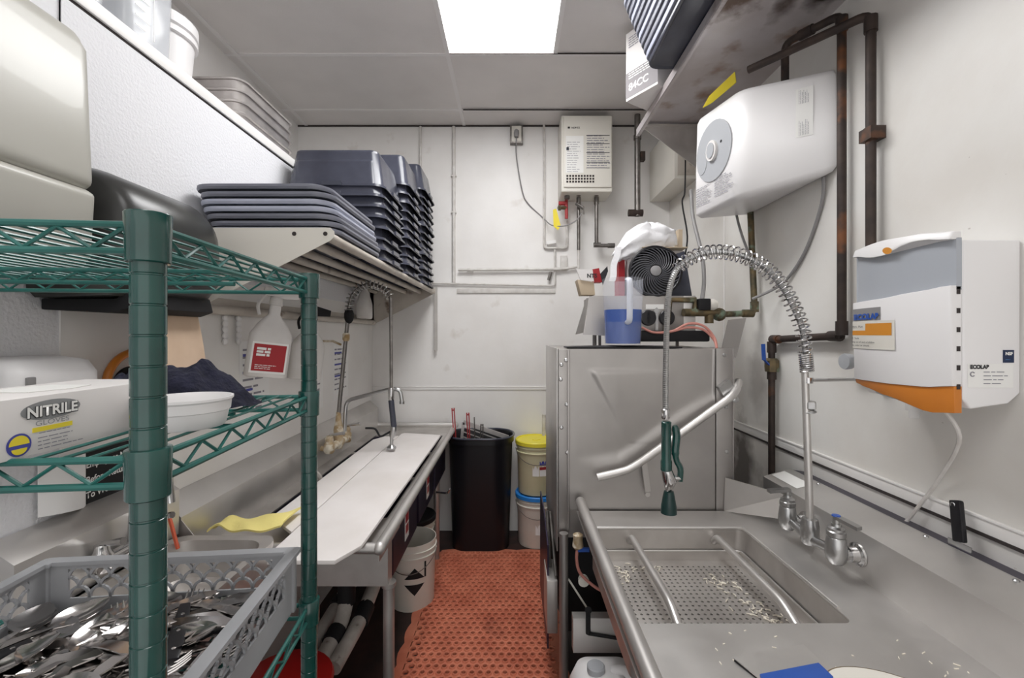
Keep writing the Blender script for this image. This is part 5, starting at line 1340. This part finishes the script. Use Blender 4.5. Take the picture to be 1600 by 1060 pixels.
patch(HPt(884,270),X_,Z_,.125,.26,'labw',t,'energy_label'); patch(HPt(885,235),X_,Z_,.018,.022,'labs',t,'blue_mark')
lines(HPt(886,222)-Y_*.0006,X_,Z_,.10,14,.016,'inkl',t,seed=3,t=.2)
lines(HPt(917,212)-Y_*.0004,X_,Z_,.165,15,.016,'inkl',t,seed=6,t=.35)
for py in (212,225,239,254,263): patch(HPt(916,py),X_,Z_,.165,.004,'ink',t,'label_rule')
for i,(px,m,l) in enumerate([(886,'redv',.09),(904,'galv',.05),(932,'galv',.05)]):
    q=P(px,300,3.22); b=MB(); b.lathe(q-V((0,0,l*.6)),[(.016,0),(.02,.004),(.02,.03),(.014,.034),(.014,l*.6)],10); b.build('port_fitting',m if i else 'galv',t)
t=pipe([P(904,303,3.26),P(904,391,3.26)],.0125,'galv','grey hot water pipe dropping below the heater, left of the elbowed one',fit=[(P(904,315,3.26),Z_,.06)])
b=MB(); b.tube([P(900,318,3.22),P(912,326,3.20)],.012,8); b.tube([P(911,322,3.2),P(912,335,3.2)],.005,6); b.build('valve','galv',t)
b=MB(); b.tube([P(904,391,3.26),P(904,420,3.26)],.010,10); b.build('pipe_tail','conduit',t)
t=pipe([P(932,303,3.26),P(932,384,3.26),P(957,384,3.26)],.014,'galv','grey elbowed water pipe below the right side of the heater',fit=[(P(932,312,3.26),Z_,.07),(P(933,383,3.26),X_,.05),(P(955,384,3.26),X_,.05)])
t=pipe([P(885,308,3.27),P(885,342,3.27)],.012,'redv','short red painted valve pipe under the left side of the heater',fit=[(P(879,318,3.27),X_,.06)])
b=MB(); b.tube([P(872,325,3.24),P(885,325,3.27)],.012,10); b.lathe(P(872,325,3.22),[(.02,0),(.02,.02)],8,axis=X_); b.build('side_valve','brass',t)
b=MB(); b.prism([P(864,328,3.22),P(869,326,3.22),P(876,352,3.21),P(872,360,3.21),P(865,354,3.21)],(0,.002,0)); b.build('warning_tag','laby',label='yellow paper tag hanging on the valve under the heater',cat='tag')
t=thing('power_outlet','grey surface outlet box with plug high on the back wall','outlet',BP(807,223,0))
a=P(797,195,YB-.05);c=P(817,223,YB-.05)
b=MB(); b.box(a.x,c.x,YB-.05,YB-.001,c.z,a.z); b.build('outlet_box','galv',t,bevel=.004)
b=MB(); b.box(a.x+.012,c.x-.012,YB-.054,YB-.048,c.z+.01,a.z-.01); b.build('face_plate','cream',t,bevel=.002)
b=MB(); q=P(807,208,YB-.075); b.lathe(q,[(.016,-.03),(.02,0),(.016,.02),(.004,.03)],12); b.build('plug','cord',t)
b=MB(); b.tube(smooth_path([P(807,212,YB-.075),P(807,245,YB-.03),P(816,298,YB-.02),P(825,318,YB-.012),P(848,340,YB-.012),P(862,352,3.24),P(882,353,3.20),P(900,345,3.19),P(909,333,3.18)],6),.0045,8); b.build('heater_cable','cord',label='thin grey cord drooping from the outlet box to the water heater',cat='cord')
def conduit(pts,label,r=.010,m='conduit',rb=.025,clips=()):
    t=thing('conduit',label,'conduit',V(pts[-1])); b=MB(); b.tube(bend(pts,rb,4),r,10); b.build('conduit_run',m,t,smooth=60)
    for q in clips:
        b=MB(); b.obox(V(q),(.020,0,0),(0,.012,0),(0,0,.006)); b.build('conduit_clip',m,t,bevel=.002)
    return t
conduit([BP(657,198),BP(657,310)],'thin white vertical conduit on the back wall behind the tubs')
conduit([BP(709,198,.014),BP(709,442,.014)],'white vertical conduit on the back wall just right of the tubs',.013,clips=[BP(709,332,.014),BP(709,275,.014)])
conduit([BP(850,193),BP(850,388),BP(886,388),BP(886,345)],'white conduit looping under the yellow tag left of the heater',.009)
conduit([BP(867,390),BP(867,447),BP(640,442)],'thin white conduit returning along the wall moulding',.007)
t=pipe([BP(716,422,.03),BP(868,421,.03),BP(885,420,.03),BP(902,417,.03)],.010,'conduit','whitish horizontal pipe low across the back wall',fit=[(BP(735,422,.03),X_,.05),(BP(870,421,.03),X_,.05)])
b=MB(); b.tube([BP(857,438,.03),BP(861,425,.03)],.012,8); b.build('small_valve','galv',label='small metal valve on the low back wall pipe',cat='valve')
b=MB(); a=BP(855,383,.03); b.obox(a+V((.03,0,.02)),(.035,0,.006),(0,.008,0),(-.002,0,.012)); b.build('tape_roll','white2',label='crumpled white tape stuck inside the conduit loop',cat='tape')
b=MB(); a=BP(876,414,.02); b.box(a.x,a.x+.05,YB-.022,YB-.001,a.z-.03,a.z+.07); b.build('switch_plate','conduit',label='white switch plate on the back wall above the low pipe',cat='switch plate',bevel=.003)
t=pipe([V((P(996,205,3.2).x,3.2,ZC-.002)),P(996,338,3.2)],.021,'galv','thick grey vertical pipe in the back right corner above the plastic bag',fit=[(P(996,215,3.2),Z_,.03)])
b=MB(); b.tube([P(982,333,3.2),P(1004,333,3.2)],.026,12); b.box(P(1000,236,3.2).x,P(1007,252,3.2).x,3.18,3.22,P(0,252,3.2).z,P(0,238,3.2).z); b.build('union_fitting','iron',t)
t=thing('wall_box','grey steel duct box high in the back right corner','duct',(1.1,3.0,2.5))
b=MB(); x0=P(1015,0,YB).x; b.box(x0,XR-.001,2.85,YB-.001,P(0,316,YB).z,2.88); b.build('duct_body','cream',t,bevel=.003)
b=MB(); q=P(1014,318,YB); b.box(.93,.95,2.9,2.92,2.5,2.51); 
b=MB(); z0=P(0,316,YB).z; b.box(x0+.02,XR-.02,2.847,2.8495,z0+.02,2.80); b.build('duct_panel','creamd',t)
# rusty steel strut at the end of the tubular shelf
b=MB(); q=P(680,446,3.30); b.box(q.x-.010,q.x+.012,3.318,3.33,P(0,548,3.3).z,P(0,448,3.3).z); b.build('hanging_strap','steeld',label='rusty steel strap hanging at the far end of the tubular shelf',cat='strap')

# ---------------- on top of the dish machine ----------------
zt=MZ
t=thing('control_box','stainless control box with two black dials on legs on the dish machine','control box',(.66,2.15,zt))
a=P(918,462,2.10); c=P(1072,522,2.10); yb0,yb1=2.08,2.34
X0=P(925,0,2.10).x; X1=P(1066,0,2.10).x; ZT=P(0,463,2.10).z; ZB=P(0,520,2.10).z
b=MB(); b.box(X0,X1,yb0,yb1,ZB,ZT); b.build('box_case','steelv',t,bevel=.004)
b=MB(); b.prism([P(921,463,2.06),P(948,463,2.06),P(948,525,2.03),P(911,523,2.03)],(0,.004,0)); b.build('hinged_flap','steelv',t)
b=MB(); b.prism([P(917,466,2.09),P(921,466,2.06),P(913,520,2.03),P(900,523,2.09)],(-.003,0,0)); b.build('flap_side','steeld',t)
b=MB(); b.box(P(1066,0,2.1).x,P(1085,0,2.1).x,2.085,2.30,ZB,ZT); b.build('side_cover','steel',t,bevel=.003)
for px in (1012,1041):
    b=MB(); q=P(px,497,2.08); b.lathe(q,[(.037,0),(.037,-.012),(.034,-.016),(0,-.017)],24,axis=Y_); d=b.build('pump_dial','black',t)
    b=MB(); b.obox(q-Y_*.018,(.004,0,0),(0,.003,0),(0,0,.026)); b.lathe(q-Y_*.018,[(.008,0),(.008,-.004)],10,axis=Y_); b.build('dial_rotor','blackm',d)
patch(P(1009,483,2.079),X_,Z_,.085,.022,'labw',t,'white_strip')
b=MB(); b.obox(P(1026,505,2.075),(.006,0,0),(0,.004,0),(0,0,.05)); b.obox(P(1026,486,2.072),(.008,0,.008),(0,.003,0),(-.008,0,.008)); b.build('centre_bracket','satin',t)
for (px,y) in ((928,2.10),(937,2.10),(1058,2.10),(1058,2.32),(930,2.32)):
    q=P(px,530,y); b=MB(); b.box(q.x-.006,q.x+.006,y-.006,y+.006,zt,ZB); b.build('box_leg','galv',t)
b=MB(); b.box(P(975,0,2.0).x,P(1108,0,2.0).x,1.99,2.25,zt+.025,zt+.075); b.build('pump_tray','blackm',label='black plastic pump base under the dials on the dish machine',cat='pump',bevel=.008)
for i,(dz,l) in enumerate(((0,'front'),(.014,'rear'))):
    b=MB(); b.tube(smooth_path([P(1003,512,2.0-.01*i),P(1022,520,1.98),P(1050,518,1.98),P(1076,512-6*i,1.97),P(1100,516-6*i,1.96),P(1116,532-4*i,1.95),P(1120,545,1.90)],6),.0055,8); b.build('dosing_tube','salmon',label='%s pinkish dosing tube curling over the dish machine top'%('lower' if i==0 else 'upper'),cat='tube',group='pink dosing tubes')
# pitcher
t=thing('pitcher','translucent plastic pitcher half full of blue liquid on the dish machine','pitcher',P(973,545,1.90))
pc=P(973,545,1.90); pc.z=zt+.0125; ph=.283
b=MB(); b.lathe(pc,[(.074,0),(.076,.003),(.086,ph*.97),(.088,ph),(.086,ph),(.083,ph*.97),(.0735,.006),(0,.005)],36); b.build('pitcher_wall','frost',t,smooth=60)
b=MB(); b.lathe(pc,[(.0728,.0065),(.0790,.150),(.0,.1505)],36); b.build('blue_liquid','blueliq',t,smooth=60)
b=MB(); b.tube(bend([pc+V((0,-.082,.270)),pc+V((0,-.115,.268)),pc+V((0,-.112,.10)),pc+V((0,-.080,.095))],.02,5),.010,10); hh=b.build('pitcher_handle','frosth',t)
for k,v in enumerate(hh.data.vertices): v.co.x*=1.25
b=MB(); b.slab(lambda u,v: V((P(885,0,1.86).x+(P(1062,0,1.86).x-P(885,0,1.86).x)*u, 1.83+.13*v, zt+.001+.006*math.sin(PI*v)*math.sin(PI*u)**.5)),20,6,(0,0,.004)); b.build('rubber_strip','blackm',label='black rubber strip lying on the dish machine under the pitcher',cat='strip',smooth=60)
# fan
t=thing('desk_fan','small black air circulator fan on the control box','fan',P(1030,463,2.15))
fc=P(1024,424,2.10); fr=.125; fdir=V((-.10,-1,.12)).normalized(); fu=fdir.cross(Z_).normalized(); fv=fu.cross(fdir)
b=MB(); b.lathe(fc-fdir*.10,[(.055,0),(.10,.02),(fr-.004,.07),(fr,.085),(fr,.105),(fr-.008,.108),(fr-.012,.09),(.10,.06)],36,axis=fdir); b.build('fan_housing','black',t)
b=MB()
for k in range(30):
    a0=2*PI*k/30; pts=[]
    for s in range(8):
        f=s/7; r=.030+(fr-.012-.030)*f; a=a0-1.1*f; pts.append(fc+fdir*(.012*(1-f*f))+fu*r*math.cos(a)+fv*r*math.sin(a))
    b.tube(pts,.0026,5)
b.tube(arc(fc,fr-.010,0,2*PI,36,fu,fv),.003,6); b.build('spiral_grille','fang',t)
b=MB(); b.lathe(fc+fdir*.008,[(.026,0),(.025,.005),(.015,.009),(0,.010)],24,axis=fdir); b.build('grille_badge','cord',t)
b=MB(); b.prism([P(1052,398,2.17),P(1070,392,2.17),P(1082,463,2.17),P(1035,464,2.17)],(0,.08,0)); b.build('fan_stand','blackt',t,bevel=.006)
b=MB()
for k in range(5):
    a0=2*PI*k/5
    pts=[]
    vs=[fc-fdir*.03+fu*.02*math.cos(a0)+fv*.02*math.sin(a0), fc-fdir*.03+fu*.095*math.cos(a0)+fv*.095*math.sin(a0), fc-fdir*.05+fu*.10*math.cos(a0+.7)+fv*.10*math.sin(a0+.7), fc-fdir*.045+fu*.02*math.cos(a0+.9)+fv*.02*math.sin(a0+.9)]
    b.prism(vs,fdir*.003)
b.build('fan_blades','blackm',t)
# cartons and bag
b=MB(); zf=P(0,390,2.25).z; b.box(P(1000,0,2.25).x,P(1068,0,2.25).x,2.21,2.35,zf-.008,zf); b.box(P(1066,0,2.25).x,P(1070,0,2.25).x,2.21,2.33,zf,zf+.12); b.build('carton_flap','cardb',label='open brown carton flap under the plastic bag above the fan',cat='carton') if False else None
t=thing('carton','brown cardboard carton behind the fan carrying the plastic bag','carton',(.85,2.28,ZT))
b=MB(); b.box(P(980,0,2.28).x,P(1068,0,2.28).x,2.275,2.36,ZT+.001,zf); b.build('carton_box','carton',t,bevel=.003)
b=MB(); b.box(P(1000,0,2.25).x,P(1070,0,2.25).x,2.21,2.36,zf+.001,zf+.006); b.box(P(1064,0,2.25).x,P(1070,0,2.25).x,2.28,2.338,zf+.006,zf+.11); b.build('carton_lid','cardb',t)
b=MB(); b.box(P(972,0,2.2).x,P(982,0,2.2).x,2.273,2.36,ZT+.001,zf-.05); b.build('red_stripe','redl',t)
lines((P(984,0,2.27).x,2.2745,zf-.06),X_,Z_,.05,6,.018,'labg',t,seed=5,t=.5)
def bagf(u,v):
    a=2*PI*u; th=PI*v; cx,cz=P(1012,0,2.26).x,P(0,372,2.26).z
    rx=.135*(math.sin(th)**.7); 
    wob=1+.10*math.sin(3*a+4*v)+.06*math.sin(7*a+2)+.05*math.sin(11*v*2+a*2)
    x=cx+rx*math.cos(a)*wob+.012*mnoise.noise(V((6*math.cos(a),6*math.sin(a),9*v))); y=2.27+.055*math.sin(a)*math.sin(th)**.7*wob; z=cz-.075*math.cos(th)*(1+.1*math.sin(2*a))+.022*mnoise.noise(V((3*math.cos(a),3*math.sin(a),6*v+3)))
    if x<cx: 
        d=(cx-x); z-=d*d*5.0+d*.12; x-=d*.30
    return V((x,y,max(z, zf+.010 if x>cx-.02 else zf-.35)))
tb=thing('plastic_bag','crumpled thin white plastic bag on top of the carton and fan','bag',(P(1012,0,2.26).x,2.27,zf+.012))
b=MB(); b.grid(bagf,60,36); b.build('bag_pouch','bag',tb,smooth=80)
b=MB(); b.slab(lambda u,v: V((P(962-12*v+10*u,0,2.15).x+.004*math.sin(9*v), 2.17-.03*v, P(0,385+55*v,2.15).z)),5,16,(0,.002,0)); b.build('bag_strap','bag',tb,smooth=80)
t=thing('small_carton','small open white and red carton at the left end of the control box','carton',P(925,445,2.25))
b=MB(); b.prism([P(900,420,2.24),P(926,422,2.24),P(928,440,2.24),P(907,437,2.24)],(0,.006,0)); b.build('carton_flap','carton',t)
b=MB(); b.prism([P(902,437,2.25),P(928,441,2.25),P(930,461,2.25),P(908,461,2.25)],(0,.085,0)); b.build('carton_body','cardb',t,bevel=.002)
b=MB(); b.prism([P(926,421,2.25),P(936,419,2.25),P(941,441,2.25),P(929,441,2.25)],(0,.06,0)); b.build('carton_end','redl',t)
text('NTS',.028,P(917,434,2.239),X_,Z_,'ink',t,bold=.001)
b=MB(); b.prism([P(938,428,2.22),P(949,416,2.22),P(950,424,2.22),P(942,446,2.22)],(0,.004,0)); b.build('dark_card','ink',label='dark folded card standing beside the small red carton',cat='card')

# ---------------- under the right counter ----------------
t=thing('jug','white plastic chemical jug with grey cap on the floor under the right counter','jug',(.33,1.50,0))
b=MB(); loft(b,.325,1.50,[(.20,.20,.04,.001),(.24,.24,.05,.01),(.24,.24,.05,.27),(.20,.20,.05,.33),(.12,.12,.04,.352),(.06,.06,.02,.358)],8); b.build('jug_body','white',t,smooth=60)
b=MB(); b.lathe((.285,1.50,.350),[(.028,0),(.03,.004),(.03,.022),(.026,.026),(0,.026)],24); b.build('jug_cap','grey',t)
b=MB(); b.tube(bend([(.345,1.50,.355),(.38,1.47,.385),(.40,1.42,.36),(.40,1.40,.28)],.03,5),.015,12); b.build('jug_handle','white',t)

t=thing('valve_hose','small blue-handled valve with pink hose hanging under the counter edge','valve',(.25,1.70,.45))
q=P(903,850,1.72); b=MB(); b.lathe(q,[(.014,-.02),(.022,-.01),(.018,.02),(.020,.035),(.012,.04)],12); b.build('valve_body','brassy',t)
b=MB(); b.obox(q+V((.02,-.01,-.018)),(.022,0,0),(0,.006,0),(0,0,.007)); b.build('blue_handle','blue',t)
b=MB(); b.tube(smooth_path([q-V((0,0,.01)),P(901,875,1.72),P(908,898,1.72),P(935,921,1.72),P(960,930,1.75)],6),.006,8); b.build('hose','salmon',t)
b=MB(); b.lathe(P(911,905,1.76),[(.02,0),(.022,-.02),(.0,-.022)],14,axis=Y_); b.tube([P(888,905,1.78),P(920,955,1.78)],.004,6); b.build('hose_drum','cream',t)
b=MB(); q=P(919,953,1.655); b.tube([q,q-V((0,0,.09))],.009,10); b.tube([q-V((0,0,.09)),P(990,1002,1.655)],.006,8); b.lathe(q,[(.012,0),(.013,-.006),(.008,-.008)],12,axis=Y_); b.build('drain_lever','blackm',label='black lever with steel rod under the counter above the white jug',cat='lever')

# ---------------- things on the near right counter ----------------
t=thing('cutting_board','thin blue plastic board with metal sheet lying on the near counter','board',(.44,.85,CZ))
def Q(px,py,z): return PZ(px,py,z)
b=MB(); z=CZ+.016; b.prism([Q(1187,1058,z),Q(1279,1040,z),Q(1302,1062,z),Q(1302,1085,z),Q(1200,1085,z)],(0,0,.006)); b.build('board_sheet','blue',t,bevel=.001)
b=MB(); z=CZ+.0045; b.prism([Q(1146,1030,z),Q(1255,1009,z),Q(1310,1062,z),Q(1330,1110,z),Q(1230,1110,z),Q(1186,1062,z)],(0,0,.003)); b.build('metal_sheet','steel',label='bent stainless sheet with dark folded edge on the near counter',cat='sheet')
b=MB(); b.bar(Q(1148,1032,CZ+.003),Q(1188,1063,CZ+.003),.004,.004); b.build('sheet_gasket','blackm',label='black seam strip along the left edge of the steel sheet',cat='strip')
t=thing('oval_platter','cream oval platter with brown rim on the near right counter','plate',(.55,.85,CZ))
pc_=Q(1412,1108,CZ+.01); b=MB(); n=48
def el(rx,ry,z,a=-.5):
    return [V((pc_.x+rx*math.cos(2*PI*k/n)*math.cos(a)-ry*math.sin(2*PI*k/n)*math.sin(a), pc_.y+rx*math.cos(2*PI*k/n)*math.sin(a)+ry*math.sin(2*PI*k/n)*math.cos(a), z)) for k in range(n)]
b.rings([el(.09,.06,CZ+.001),el(.121,.084,CZ+.012),el(.125,.088,CZ+.017),el(.123,.086,CZ+.0185)],True,False); b.build('platter_rim','cardb',t)
b=MB(); b.rings([el(.119,.082,CZ+.0125),el(.1205,.0835,CZ+.0187),el(.108,.074,CZ+.0172),el(.07,.045,CZ+.0145)],True,True); b.build('platter_face','cream',t)
t=thing('wall_scraper','black plastic handled scraper standing behind the right backsplash','scraper',(1.16,1.15,.9))
b=MB(); a=PX(1494,782,1.172); c=PX(1500,848,1.150); b.bar(a+V((0,0,0)),c,.030,.014,(1,0,0)); b.build('handle','black',t,bevel=.005)
b=MB(); b.tube(arc(a-V((.009,0,.012)),.0055,0,2*PI,14,Y_,Z_),.0015,5); b.build('hang_ring','satin',t)
b=MB(); b.box(1.148,1.150,c.y-.03,c.y+.03,c.z-.04,c.z); b.build('blade','satin',t)
